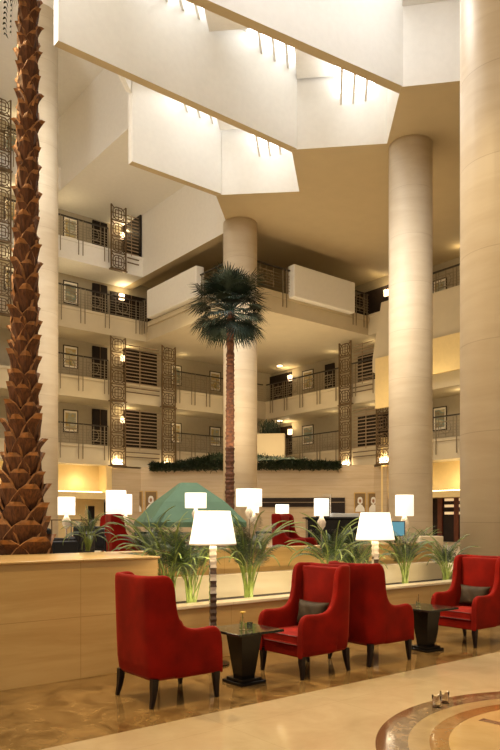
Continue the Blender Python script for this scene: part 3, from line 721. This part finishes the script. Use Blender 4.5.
# thick palm, near left
def thick_palm():
    random.seed(5)
    base = on_v(21, 8.15, 1.14); topx = on_v(28, 8.15, 0)
    t = thing('date_palm', 'thick palm with rough orange brown leaf-base trunk at the left', 'palm tree', base)
    lean = (Vector((topx.x, topx.y, 0))-Vector((base.x, base.y, 0)))
    H = 8.1
    def cen(z): f = z/H; return lean*min(1, f*1.6)*1.0+Vector((0, 0, z))
    def rad(z):
        f = z/6.9
        return .082+.165*math.exp(-z/1.25)+.020*max(0, 1-f)
    mb = MB(); mb.tube([cen(H*k/30) for k in range(31)], [rad(H*k/30)*.9 for k in range(31)], 16); mb.build('trunk', M['bark'], t, smooth=True)
    mb = MB(); mt = MB(); z = .0; k = 0
    z = -.02
    while z < H-.1:
        r = rad(z); sc_ = .85+.9*max(0, 1-z/5.5); nn = 5 if z < 2.6 else 4
        step = .155*(.75+.35*sc_)*.5/ .5
        for j in range(nn):
            a = 2*PI*(j+.5*(k % 2))/nn+random.uniform(-.12, .12)+k*.13
            wv = 2*PI*r/nn*random.uniform(.66, .82); hgt = step*random.uniform(1.1, 1.5); fl_ = (.022+.026*sc_)*random.uniform(.4, 1.7)
            dr = Vector((math.cos(a), math.sin(a), 0)); tn_ = Vector((-math.sin(a), math.cos(a), 0)); c = cen(z)
            rows = []
            for q, (wf, of, zf) in enumerate(((1.0, .88, -.1), (1.05, 1.04, .22), (.88, 1.13, .52), (.62, 1.20, .80), (.30, 1.20, 1.0))):
                o_ = dr*(r*of+(fl_*(zf**2.5) if zf > 0 else 0)); zz = Vector((0, 0, hgt*zf+random.uniform(-.008, .008)))
                row = []
                for s_ in (-1, -.5, 0, .5, 1):
                    curve = -dr*(abs(s_)**2*wv*.20)
                    row.append(c+o_+zz+tn_*s_*wv*wf+curve+dr*(.018 if s_ == 0 else 0))
                rows.append(row)
            V = [[mb.bm.verts.new(p) for p in row] for row in rows]
            thick = [[mb.bm.verts.new(p-dr*.028) for p in row] for row in rows]
            for q in range(4):
                for s_ in range(4):
                    f1 = mb.bm.faces.new((V[q][s_], V[q][s_+1], V[q+1][s_+1], V[q+1][s_])); mb.bm.faces.new((thick[q][s_+1], thick[q][s_], thick[q+1][s_], thick[q+1][s_+1]))
                    if q == 3: f1.material_index = 1
                for s_ in (0, 4):
                    f2 = mb.bm.faces.new((V[q][s_], V[q+1][s_], thick[q+1][s_], thick[q][s_])); f2.material_index = 1
            for s_ in range(4): f1 = mb.bm.faces.new((V[4][s_], V[4][s_+1], thick[4][s_+1], thick[4][s_])); f1.material_index = 1
        z += step; k += 1
    mb.build('leaf_bases', [M['boot'], M['boot_tip']], t)
    mb = MB(); c = cen(H)
    rv = Vector((cs, -sn, 0))
    for k in range(22):
        a = k*2.39996; frond(mb, c+Vector((0, 0, .35)), a, 2.9*random.uniform(.9, 1.1), 1.25-.025*k, 1.7, 34, .42, .012)
    # long drooping fronds: one to the left, one to the right of the trunk
    ar = math.atan2(-sn, cs)
    frond(mb, c+Vector((0, 0, .1)), ar+PI, 1.95, -1.40, .15, 30, .5, .018); frond(mb, c+rv*-.05, ar+PI+.5, 2.1, -1.30, .2, 30, .55, .018); frond(mb, c+Vector((0, 0, .1)), ar+PI-.4, 1.9, -1.25, .3, 30, .55, .018)
    frond(mb, c+rv*.5+Vector((0, 0, .25)), ar+.1, 2.0, -.28, 1.1, 30, .34, .010)
    mb.build('crown', M['leaf_grey'], t)
thick_palm()

# slender fan palm in the middle
def fan_palm():
    random.seed(9)
    base = at(229.5, 24, RF); t = thing('fan_palm', 'slender fan palm with dark round crown in front of the middle column', 'palm tree', base)
    H = zat(312, base)-RF; lean = at(230.5, 24, 0)-at(229.5, 24, 0)
    mb = MB(); pts = []; rr = []
    for k in range(150):
        f = k/149; pts.append(lean*f+Vector((0, 0, H*f))); rr.append((.175-.045*f)*random.uniform(.88, 1.14))
    mb.tube(pts, rr, 10); mb.build('trunk', M['bark2'], t)
    mb = MB(); mg = MB(); top = Vector((lean.x, lean.y, H))
    for k in range(72):
        f = (k+.5)/72; a = k*2.39996+random.uniform(-.2, .2)
        el = 1.45-2.45*f+random.uniform(-.1, .1)            # from upright to hanging
        dr = Vector((math.cos(a)*math.cos(el), math.sin(a)*math.cos(el), math.sin(el)))
        L0_ = random.uniform(.55, 1.0); c = top+dr*L0_+Vector((0, 0, .08)); sd = dr.cross(Vector((0, 0, 1)))
        if sd.length < .1: sd = Vector((1, 0, 0))
        sd.normalize(); up = sd.cross(dr).normalized()
        tgt = mb if random.random() < .8 else mg
        tgt.tube([top, c], [.02, .012], 4)
        nb_ = 21; R_ = random.uniform(.70, 1.04)
        for j in range(nb_):
            th = (j/(nb_-1)-.5)*2.9; l = R_*(1-.22*abs(th)/1.45)*random.uniform(.86, 1.08)
            dd = (dr*math.cos(th)+sd*math.sin(th)).normalized(); wv = dd.cross(up).normalized()*.027
            m1 = c+dd*l*.55+up*.04; m2 = c+dd*l*.92+Vector((0, 0, -.06-.10*random.random())); 
            va_, vb_ = tgt.bm.verts.new(c), tgt.bm.verts.new(m1-wv); vc_, vd_ = tgt.bm.verts.new(m1+wv), tgt.bm.verts.new(m2)
            tgt.bm.faces.new((va_, vb_, vc_)); tgt.bm.faces.new((vb_, vd_, vc_))
    mb.build('crown', M['leaf_dark'], t); mg.build('older_leaves', M['leaf_grey'], t)
fan_palm()

# ================================================================== ARMCHAIRS
def wing_chair(full=True):
    """faces +X, origin at floor centre"""
    t = thing('wing_armchair', '', 'armchair')
    x0, x1, hw, th = -.375, .365, .345, .075
    zb = .215
    # stations along one side from back centre to the arm front: (x, y, top)
    half = []
    cr = .10
    prof = [(x0+cr+.00, 1.125), (x0+.16, 1.13), (x0+.205, 1.12), (x0+.235, 1.09), (x0+.248, 1.03), (x0+.246, .94), (x0+.250, .85), (x0+.268, .77), (x0+.30, .71), (x0+.345, .668), (x0+.41, .645), (x0+.50, .640), (x0+.60, .648), (x0+.65, .650), (x0+.695, .635), (x0+.722, .600), (x0+.732, .54), (x0+.734, .42), (x0+.735, .30), (x0+.735, zb+.02)]
    def path():
        P = []
        for y, z in ((0, 1.12), (.1, 1.12), (.18, 1.122), (hw-cr, 1.125)): P.append((x0, y, z, (-1, 0)))
        for k in range(1, 5):
            a = k*PI/8; P.append((x0+cr-cr*math.cos(a), hw-cr+cr*math.sin(a), 1.125, (-math.cos(a), math.sin(a))))
        for x, z in prof[1:]: P.append((x, hw+.012*max(0, 1-abs(x-x0-.2)/.25), z, (0, 1)))
        return P
    h = path()
    full_p = [(x, -y, z, (n[0], -n[1])) for x, y, z, n in h[:0:-1]]+h
    mb = MB(); rings = []
    for x, y, z, n in full_p:
        n = Vector((n[0], n[1], 0)); c = Vector((x, y, 0)); r = min(.032, (z-zb)/3)
        sec = []
        rec = .035*max(0, (z-.7)/.43)                       # backrest leans back a little
        for off, zz in ((0, zb), (0, zb+(z-zb)*.33), (0, zb+(z-zb)*.66), (0, z-r), (.010, z-r*.35), (.028, z), (th-.028, z), (th-.010, z-r*.35), (th, z-r), (th, zb+(z-zb)*.5), (th, zb)):
            sh = -rec*((zz-zb)/(1.13-zb)) if z > .7 else 0
            sec.append(c-n*off+Vector((sh, 0, zz)))
        rings.append([mb.bm.verts.new(p) for p in sec])
    for a, b in zip(rings, rings[1:]):
        for k in range(len(a)): mb.bm.faces.new((a[k], a[(k+1) % len(a)], b[(k+1) % len(a)], b[k]))
    mb.bm.faces.new(rings[0]); mb.bm.faces.new(rings[-1][::-1])
    mb.build('upholstered_shell', M['velvet'], t, smooth=True, sub=1)
    def cushion(x0_, x1_, y0_, y1_, z0_, z1_, name, m, bev, crown=0, axis=2):
        q = MB(); q.box(x0_, x1_, y0_, y1_, z0_, z1_); bmesh.ops.subdivide_edges(q.bm, edges=q.bm.edges[:], cuts=5, use_grid_fill=True)
        cx_, cy_, cz_ = (x0_+x1_)/2, (y0_+y1_)/2, (z0_+z1_)/2
        for v in q.bm.verts:
            fx = 1-((v.co.x-cx_)/((x1_-x0_)/2))**2; fy = 1-((v.co.y-cy_)/((y1_-y0_)/2))**2; fz = 1-((v.co.z-cz_)/((z1_-z0_)/2))**2
            if axis == 2: v.co.z += crown*fx*fy*(1 if v.co.z > cz_ else -.0); 
            else: v.co.x += crown*fy*fz*(1 if v.co.x > cx_ else 0)
        return q.build(name, m, t, smooth=True, bevel=bev, seg=3)
    inner = hw-th+.004
    cushion(x0+.05, x1-.035, -inner, inner, zb, .335, 'seat_base', M['velvet'], .015)
    cushion(x0+.14, x1-.015, -inner+.004, inner-.004, .338, .435, 'seat_cushion', M['velvet'], .03, .025)
    o = cushion(x0+.045, x0+.15, -inner+.01, inner-.004, .40, 1.095, 'back_cushion', M['velvet'], .04, .035, 0)
    mb = MB(); e = inner-.012; xf = x1-.017
    mb.tube([(x0+.2, -e, .430), (xf-.02, -e, .430), (xf, -e+.02, .430), (xf, e-.02, .430), (xf-.02, e, .430), (x0+.2, e, .430)], .007, 6)
    mb.tube([(xf, -e+.01, .343), (xf, e-.01, .343)], .007, 6); mb.build('piping', M['piping'], t)
    for sx, sy in ((-1, -1), (-1, 1), (1, -1), (1, 1)):
        mb = MB(); bx, by = sx*.315 if sx > 0 else -.325, sy*.295
        k = .034 if sx < 0 else .008
        pts = [(bx, by, zb+.03), (bx+sx*.005, by, .17), (bx+sx*k*.35, by+sy*.004, .10), (bx+sx*k, by+sy*.010, 0)]
        mb.tube(pts, [.042, .039, .031, .022], 4, sq=True); mb.build('leg', M['legwood'], t, bevel=.003)
    return t
def pillow(label, loc, rz):
    mb = MB(); n = 14; W, Hh, T = .23, .135, .06
    g = [[None]*(n+1) for _ in range(n+1)]; g2 = [[None]*(n+1) for _ in range(n+1)]
    for i in range(n+1):
        for j in range(n+1):
            a, b = i/n*2-1, j/n*2-1
            pin = 1-.10*(1-abs(a)**2)*abs(b)**3; pin2 = 1-.14*(1-abs(b)**2)*abs(a)**3
            y = a*W*pin2; z = b*Hh*pin; f = ((1-a**4)*(1-b**4))**.55
            wr = .006*math.sin(9*a+3*b)*f
            g[i][j] = mb.bm.verts.new((T*f+wr, y, z)); g2[i][j] = mb.bm.verts.new((-T*f*.7, y, z)) if 0 < i < n and 0 < j < n else g[i][j]
    for i in range(n):
        for j in range(n):
            mb.bm.faces.new((g[i][j], g[i+1][j], g[i+1][j+1], g[i][j+1]))
            q = []
            for v in (g2[i][j+1], g2[i+1][j+1], g2[i+1][j], g2[i][j]):
                if v not in q: q.append(v)
            if len(q) > 2:
                try: mb.bm.faces.new(q)
                except ValueError: pass
    o = mb.build('lumbar_pillow', M['pillow'], smooth=True)
    o.location = loc; o.rotation_euler = (0, -.18, rz); tag(o, label, 'cushion', 'dark pillows in the armchairs'); return o
W0 = wing_chair(); 
W0.location = (3.345, 5.385, 0); W0['label'] = 'red velvet wing armchair nearest the camera, seen from behind'; W0['group'] = 'red wing armchairs'
dup(W0, (5.02, 5.37, 0), PI+.02, 'front-facing red velvet wing armchair right of the side table, holding a dark pillow')
dup(W0, (6.05, 5.36, 0), .0, 'red velvet wing armchair seen from behind, overlapped by its neighbour')
dup(W0, (7.90, 5.29, 0), PI, 'red velvet wing armchair at the right edge, holding a dark pillow')
pillow('dark olive pillow in the armchair beside the nearest side table', (5.14, 5.37, .60), PI+.02)
pillow('dark olive pillow in the armchair at the right edge', (8.02, 5.29, .60), PI)

# ================================================================== SIDE TABLES
def side_table(loc, label):
    t = thing('side_table', label, 'table', loc, 0, 'dark pedestal side tables')
    MB().box(-.28, .28, -.28, .28, .505, .53).build('tabletop', M['tabletop'], t, bevel=.004)
    mb = MB(); 
    mb.lathe([(.105, .05), (.185, .505)], n=4, ph=PI/4); mb.build('pedestal', M['tablebody'], t, bevel=.004)
    mb = MB(); mb.box(-.155, .155, -.155, .155, 0, .03); mb.box(-.125, .125, -.125, .125, .03, .055); mb.build('base_plate', M['tablebody'], t, bevel=.004)
    return t
T1 = (4.20, 5.36); T2 = (7.0, 5.30)
side_table((*T1, 0), 'black pedestal side table between the nearest two red armchairs')
side_table((*T2, 0), 'black pedestal side table between the two red armchairs on the right')
def vase(loc, label, flower=True, s=1):
    t = thing('bud_vase', label, 'vase', loc); t.scale = (s,)*3
    MB().lathe([(.030, 0), (.032, .012), (.028, .02), (.026, .07), (.018, .09), (.014, .115), (.016, .125)], n=16).build('glass_body', M['glass'], t, smooth=True)
    mb = MB(); mb.tube([(0, 0, .02), (.002, 0, .10), (.008, 0, .155)], .003, 5); mb.build('flower_stem', M['leaf_light'] if flower else M['legwood'], t)
    if flower:
        mb = MB()
        for k in range(9):
            a = k*2*PI/9; mb.bar((.008, 0, .155), (.008+.026*math.cos(a), .026*math.sin(a), .175), .014, .004)
        mb.lathe([(.004, -.008), (.014, 0), (.012, .012), (.002, .018)], (.008, 0, .162), 10); mb.build('blossom', M['yellow'], t)
    return t
vase((4.13, 5.30, .53), 'small glass vase with a yellow flower on the near side table')
vase((6.93, 5.36, .53), 'small glass bottle with a dark stem on the right side table', False)
o = MB().lathe([(.026, 0), (.030, .07), (.028, .07), (.024, .006)], n=16).build('tea_light_glass', M['glass'], smooth=True); o.location = (4.20, 5.27, .53)
tag(o, 'low clear tea light glass beside the yellow flower vase', 'glass')
def tumbler(loc, label):
    mb = MB(); mb.lathe([(.036, 0), (.040, .10), (.036, .10), (.033, .015), (.0, .014)], n=20, cap=False); mb.bm.faces.new([v for v in mb.bm.verts if abs(v.co.z) < 1e-6][::-1])
    o = mb.build('glass_tumbler', M['glass'], smooth=True); o.location = loc; tag(o, label, 'glass')
pf = on_v(434, 3.70); tumbler((4.93, 3.62, 0), 'clear glass standing on the ring of brown inlay, left of the pair'); tumbler((5.10, 3.66, 0), 'clear glass standing on the ring of brown inlay, right of the pair')  # tumblers stand in for two small shapes of unidentified kind

# ================================================================== LAMPS
def floor_lamp(loc, label):
    t = thing('floor_lamp', label, 'lamp', loc, 0, 'crystal stem floor lamps')
    mb = MB(); mb.lathe([(.185, 0), (.185, .018), (.06, .03), (.045, .04)], n=32); mb.build('base', M['tablebody'], t, smooth=False)
    # stacked faceted shell blocks, alternately twisted, pearl above and brown below
    n = 18; z0, z1 = .04, 1.32; h = (z1-z0)/n
    mp_ = MB(); idx = []
    for k in range(n):
        za = z0+k*h
        for q in range(2):
            br = [((k+q+f_) % 2 == 0 and k < n-3) or (k < n*.6 and (k+f_+q) % 3 != 1) or (k < 3) for f_ in range(4)]
            idx += [int(b_) for b_ in br]
            ra, rb = ((.046, .054), (.054, .046))[q]
            mp_.lathe([(ra, za+q*h/2), (rb, za+(q+1)*h/2)], n=4, ph=.35, cap=False)
    o = mp_.build('stem', [M['pearl'], M['shellbrown']], t)
    for q, i_ in zip(o.data.polygons, idx): q.material_index = i_
    mb = MB(); r = [(.262, 1.33), (.195, 1.70), (.191, 1.70), (.258, 1.33)]
    mb.lathe(r+[r[0]], n=40, cap=False); mb.build('lamp_shade', M['shade'], t, smooth=False)
    for p in t.children: 
        if p.name.startswith('lamp_shade'):
            for q in p.data.polygons: q.use_smooth = True
    mb = MB(); mb.lathe([(.262, 1.325), (.264, 1.340), (.262, 1.340)], n=40, cap=False); mb.build('shade_trim', M['mount'], t)
    mb = MB()
    for k in range(3): a = k*2*PI/3; mb.bar((0, 0, 1.60), (.205*math.cos(a), .205*math.sin(a), 1.60), .006)
    mb.tube([(0, 0, 1.3), (0, 0, 1.62)], .008, 6); mb.build('shade_carrier', M['chrome'], t)
    MB().lathe([(.01, 1.44), (.035, 1.48), (.035, 1.53), (.01, 1.56)], n=14).build('bulb', M['brightlamp'], t, smooth=True)
    l = light('POINT', 'lamp_light', (loc[0], loc[1], loc[2]+1.40), 30, (1, .82, .55), .05)
    return t
floor_lamp((4.45, 6.24, 0), 'tall crystal-stem floor lamp with a wide white shade behind the near side table')
floor_lamp((7.12, 6.22, 0), 'crystal-stem floor lamp with a wide white shade behind the third red armchair')
def bg_lamp(px0, px1, py0, py1, D, label, foot=None, taper=1.0):
    """drum lamp on the raised lobby on a slim stand; sizes from where it stands"""
    pc = at((px0+px1)/2, D, RF); r = (px1-px0)/2*D/F; zt_ = EYE+(HY-py0)*D/F-RF; zb_ = EYE+(HY-py1)*D/F-RF
    t = thing('drum_lamp', label, 'lamp', pc, 0, 'white drum lamps in the raised lobby')
    mb = MB(); mb.lathe([(r, zb_), (r*taper, zt_), (r*taper-.01, zt_), (r-.01, zb_), (r, zb_)], n=28, cap=False); o = mb.build('lamp_shade', M['shade'], t, smooth=True)
    mb = MB(); mb.lathe([(.15, 0), (.15, .02), (.02, .03), (.018, zb_-.28)], n=14); mb.build('stand', M['chrome'], t)
    mb = MB(); mb.lathe([(.03, zb_-.30), (.085, zb_-.22), (.10, zb_-.13), (.05, zb_-.04), (.02, zb_+.05)], n=14); mb.build('glass_base', M['pearl'], t, smooth=True)
    MB().bar((-r, 0, zb_+.1), (r, 0, zb_+.1), .008).build('shade_carrier', M['chrome'], t)
    light('POINT', 'lamp_light', (pc.x, pc.y, RF+(zt_+zb_)/2), 6, (1, .82, .55), .06)
bg_lamp(58, 75, 497, 515, 15, 'white drum lamp nearest the thick palm trunk')
bg_lamp(106, 126, 490.5, 514, 15, 'large white drum lamp above the distant red armchair, left of the green canopy')
bg_lamp(119, 132, 494.5, 514.5, 18, 'narrow white drum lamp half hidden behind a larger one')
bg_lamp(185, 206.5, 493, 508, 17, 'white drum lamp in front of the green canopy')
bg_lamp(236, 262, 489, 506.5, 17, 'largest white drum lamp right beside the slender palm trunk')
bg_lamp(248.5, 259, 505, 513, 19, 'small white drum lamp under the one beside the slender trunk')
bg_lamp(275.5, 289, 504.5, 513.5, 18, 'small white drum lamp above the distant front-facing red armchair')
bg_lamp(314, 329, 498.5, 516, 15, 'white drum lamp with round glass base left of the two portraits')
bg_lamp(395.5, 413.5, 495, 516, 14, 'white drum lamp in front of the stout column')

# ================================================================== RAISED LOBBY FURNITURE
dup(W0, at(127.5, 14.2, RF), -.25, 'distant red wing armchair left of the green canopy, below a drum lamp')
dup(W0, at(295, 13.8, RF), math.atan2(-.90, .45), 'distant red wing armchair on the raised lobby, open side facing right')
dup(W0, at(104, 19, RF), 2.0, 'farthest red wing armchair, almost hidden left of the large drum lamp')
p = at(188, 20.5, RF)
t = thing('canopy_tent', 'green fabric canopy with a pointed top left of the slender palm', 'canopy', p, -.35)
H = zat(483, p)-RF; e = zat(522, p)-RF
mb = MB(); r = 1.38
apex = [mb.bm.verts.new((x*.22, y*.22, H)) for x, y in ((-1,-1),(1,-1),(1,1),(-1,1))]
mid = [mb.bm.verts.new((x*.9, y*.9, e+(H-e)*.50)) for x, y in ((-1,-1),(1,-1),(1,1),(-1,1))]
low = [mb.bm.verts.new((x*r, y*r, e)) for x, y in ((-1,-1),(1,-1),(1,1),(-1,1))]
val = [mb.bm.verts.new((x*r, y*r, e-.14)) for x, y in ((-1,-1),(1,-1),(1,1),(-1,1))]
mb.bm.faces.new(apex)
for A1, B1 in ((apex, mid), (mid, low), (low, val)):
    for i in range(4): mb.bm.faces.new((A1[i], A1[(i+1) % 4], B1[(i+1) % 4], B1[i]))
o = mb.build('canopy', M['tent'], t); sm = o.modifiers.new('solid', 'SOLIDIFY'); sm.thickness = .02
for x, y in ((-1,-1),(1,-1),(1,1),(-1,1)): MB().bar((x*(r-.06), y*(r-.06), 0), (x*(r-.06), y*(r-.06), e), .06).build('pole', M['slat'], t)
mb = MB(); mb.box(-1.2, 1.2, -1.2, 1.2, 0, .62); mb.build('counter', M['slat'], t)
# black reception desk with papers
p = at(338, 16.5, RF); t = thing('reception_desk', 'black glossy desk below the two portraits, behind the palms', 'desk', p, math.atan2(-sn, cs))
MB().box(-.75, .75, -.35, .35, .05, 1.02).build('desk_body', M['blackgloss'], t, bevel=.02)
MB().box(-.82, .82, -.42, .42, 1.02, 1.07).build('desk_top', M['blackgloss'], t, bevel=.01)
mb = MB(); mb.box(-.7, .7, -.30, .30, 0, .05); mb.build('plinth', M['chrome'], t)
q = p+Vector((cs, -sn, 0))*.15; o = MB().box(-.32, .32, -.16, .16, 0, .09).build('paper_stack', M['paper'], bevel=.005); o.location = (q.x, q.y, RF+1.07); o.rotation_euler = (0, 0, math.atan2(-sn, cs)+.1); tag(o, 'white paper stack lying on the black glossy desk', 'paper')
q = p-Vector((cs, -sn, 0))*.12; t = thing('microphone_stand', 'thin grey stand beside the black desk, in front of the dark doorway', 'stand', (q.x+.42, q.y+.5, RF))
MB().tube([(0, 0, 0), (0, 0, 1.62)], .015, 6).build('pole', M['chrome'], t); MB().lathe([(.14, 0), (.14, .02)], n=14).build('base', M['chrome'], t); MB().bar((-.16, .12, 1.62), (.02, -.02, 1.62), .02).build('arm', M['chrome'], t)
# monitor on a small stand right of the second lamp
p = at(396, 12.6, RF); t = thing('computer_monitor', 'blue lit screen between the second big lampshade and the drum lamp', 'monitor', p, math.atan2(-sn, cs))
MB().box(-.16, .16, -.02, .02, .70, .98).build('screen_housing', M['blackgloss'], t); MB().box(-.145, .145, -.026, -.02, .715, .965).build('screen', M['screen'], t)
mb = MB(); mb.box(-.03, .03, 0, .03, .02, .72); mb.box(-.15, .15, -.1, .1, 0, .02); mb.build('stand', M['blackgloss'], t)
# cream box
p = at(429.5, 13.6, RF); o = MB().box(-.22, .22, -.2, .2, 0, zat(536, p)-RF).build('display_plinth', M['cream_stone'], bevel=.01); o.location = p; o.rotation_euler = (0, 0, math.atan2(-sn, cs)); tag(o, 'plain cream plinth between the palms right of the stout column', 'plinth')
# black lounge chairs with chrome legs, near left
def lounge_chair(px_, D, rz, label):
    t = thing('lounge_chair', label, 'armchair', at(px_, D, RF), rz, 'black lounge chairs')
    MB().box(-.34, .34, -.34, .34, .32, .46).build('seat', M['blackfab'], t, bevel=.04, seg=3)
    MB().box(-.36, -.24, -.34, .34, .40, .86).build('backrest', M['blackfab'], t, bevel=.04, seg=3)
    for s_ in (-1, 1): MB().box(-.30, .30, s_*.37-.05, s_*.37+.05, .30, .64).build('armrest', M['blackfab'], t, bevel=.03, seg=3)
    for sx in (-1, 1):
        for sy in (-1, 1): MB().bar((sx*.3, sy*.33, 0), (sx*.28, sy*.31, .34), .025).build('leg', M['chrome'], t)
lounge_chair(48, 12.0, .4, 'black lounge chair right beside the thick palm trunk')
lounge_chair(72, 14.2, 2.2, 'black lounge chair behind the low bushy palm, left one')
lounge_chair(88, 15.6, 1.2, 'black lounge chair behind the low bushy palm, right one')
def low_table(px_, D, label, h=.72, w_=.35):
    t = thing('cafe_table', label, 'table', at(px_, D, RF), math.atan2(-sn, cs), 'dark tables in the raised lobby')
    MB().box(-w_, w_, -w_, w_, h-.04, h).build('tabletop', M['blackgloss'], t, bevel=.004)
    for sx in (-1, 1):
        for sy in (-1, 1): MB().bar((sx*(w_-.03), sy*(w_-.03), 0), (sx*(w_-.03), sy*(w_-.03), h-.04), .03).build('leg', M['iron'], t)
low_table(151, 16.2, 'dark table right of the distant red armchair, left of the canopy')
low_table(269, 15.2, 'dark table left of the distant front-facing red armchair', .75, .3)
low_table(324, 15.6, 'dark table under the drum lamp with round glass base', .78, .3)
# glass balustrade rail on the raised lobby, left
ra, rb = at(50, 20, RF), at(112, 20, RF); d = rb-ra
t = thing('lobby_handrail', 'thin brass handrail behind the black lounge chairs', 'railing', ra, math.atan2(d.y, d.x))
MB().bar((0, 0, 1.0), (d.length, 0, 1.0), .05, .03).build('handrail', M['bronze'], t)
for k in range(4): x = .05+(d.length-.1)*k/3; MB().bar((x, 0, 0), (x, 0, 1.0), .03).build('post', M['bronze'], t)
dr = struct(MB().box(uL(88, 31.9), uL(94, 31.9), 31.84, 31.9, .6, zat(506, on_v(90, 31.9))).build('door_41', M['door']))
dr = struct(MB().box(uL(104, 31.9), uL(106, 31.9), 31.84, 31.9, .6, zat(502, on_v(90, 31.9))).build('door_42', M['door']))
# portraits: two pairs of men in white headdress and robe
def portrait(px0, px1, py0, py1, label):
    pc = cham((px0+px1)/2, 0, .0); ps = cham(px0, 0), cham(px1, 0)
    w_ = (ps[1]-ps[0]).length; D = sn*pc.x+cs*pc.y; z1 = EYE+(HY-py0)*D/F; z0 = EYE+(HY-py1)*D/F; h_ = z1-z0
    t = thing('portrait', label, 'picture', (pc.x, pc.y, (z0+z1)/2), -PI/4, 'gilt framed portraits')
    MB().box(-w_/2, w_/2, -.05, 0, -h_/2, h_/2).build('frame', M['gold'], t, bevel=.01)
    MB().box(-w_/2+.05, w_/2-.05, -.06, -.05, -h_/2+.05, h_/2-.05).build('painted_ground', M['flowerbg'], t)
    bm_ = MB(); bm_.lathe([(w_*.40, 0), (w_*.36, .18*h_), (w_*.16, .34*h_), (.02, .36*h_)], (0, 0, -h_/2+.06), 14); 
    for v in bm_.bm.verts: v.co.y = -.06+v.co.y*.05
    bm_.build('painted_robe', M['white_robe'], t)
    bm_ = MB(); bm_.lathe([(.02, -.20*h_), (w_*.21, -.13*h_), (w_*.20, .06*h_), (w_*.13, .14*h_), (.01, .16*h_)], (0, 0, .12*h_), 14)
    for v in bm_.bm.verts: v.co.y = -.066+v.co.y*.05
    bm_.build('painted_headdress', M['white_robe'], t)
    bm_ = MB(); bm_.lathe([(.01, -.12*h_), (w_*.10, -.06*h_), (w_*.11, .03*h_), (.01, .07*h_)], (0, 0, .11*h_), 12)
    for v in bm_.bm.verts: v.co.y = -.080+v.co.y*.05
    bm_.build('painted_face', M['skin_print'], t)
    return t
portrait(354, 366, 492.5, 513, 'left of the two gilt portraits in white robes, beside the stout column')
portrait(367.5, 379, 492.5, 513, 'right of the two gilt portraits in white robes, beside the stout column')
portrait(131.5, 143, 491, 513, 'left of the two gilt portraits beside the green canopy')
portrait(145, 157.5, 491, 513, 'right of the two gilt portraits, nearest the green canopy')
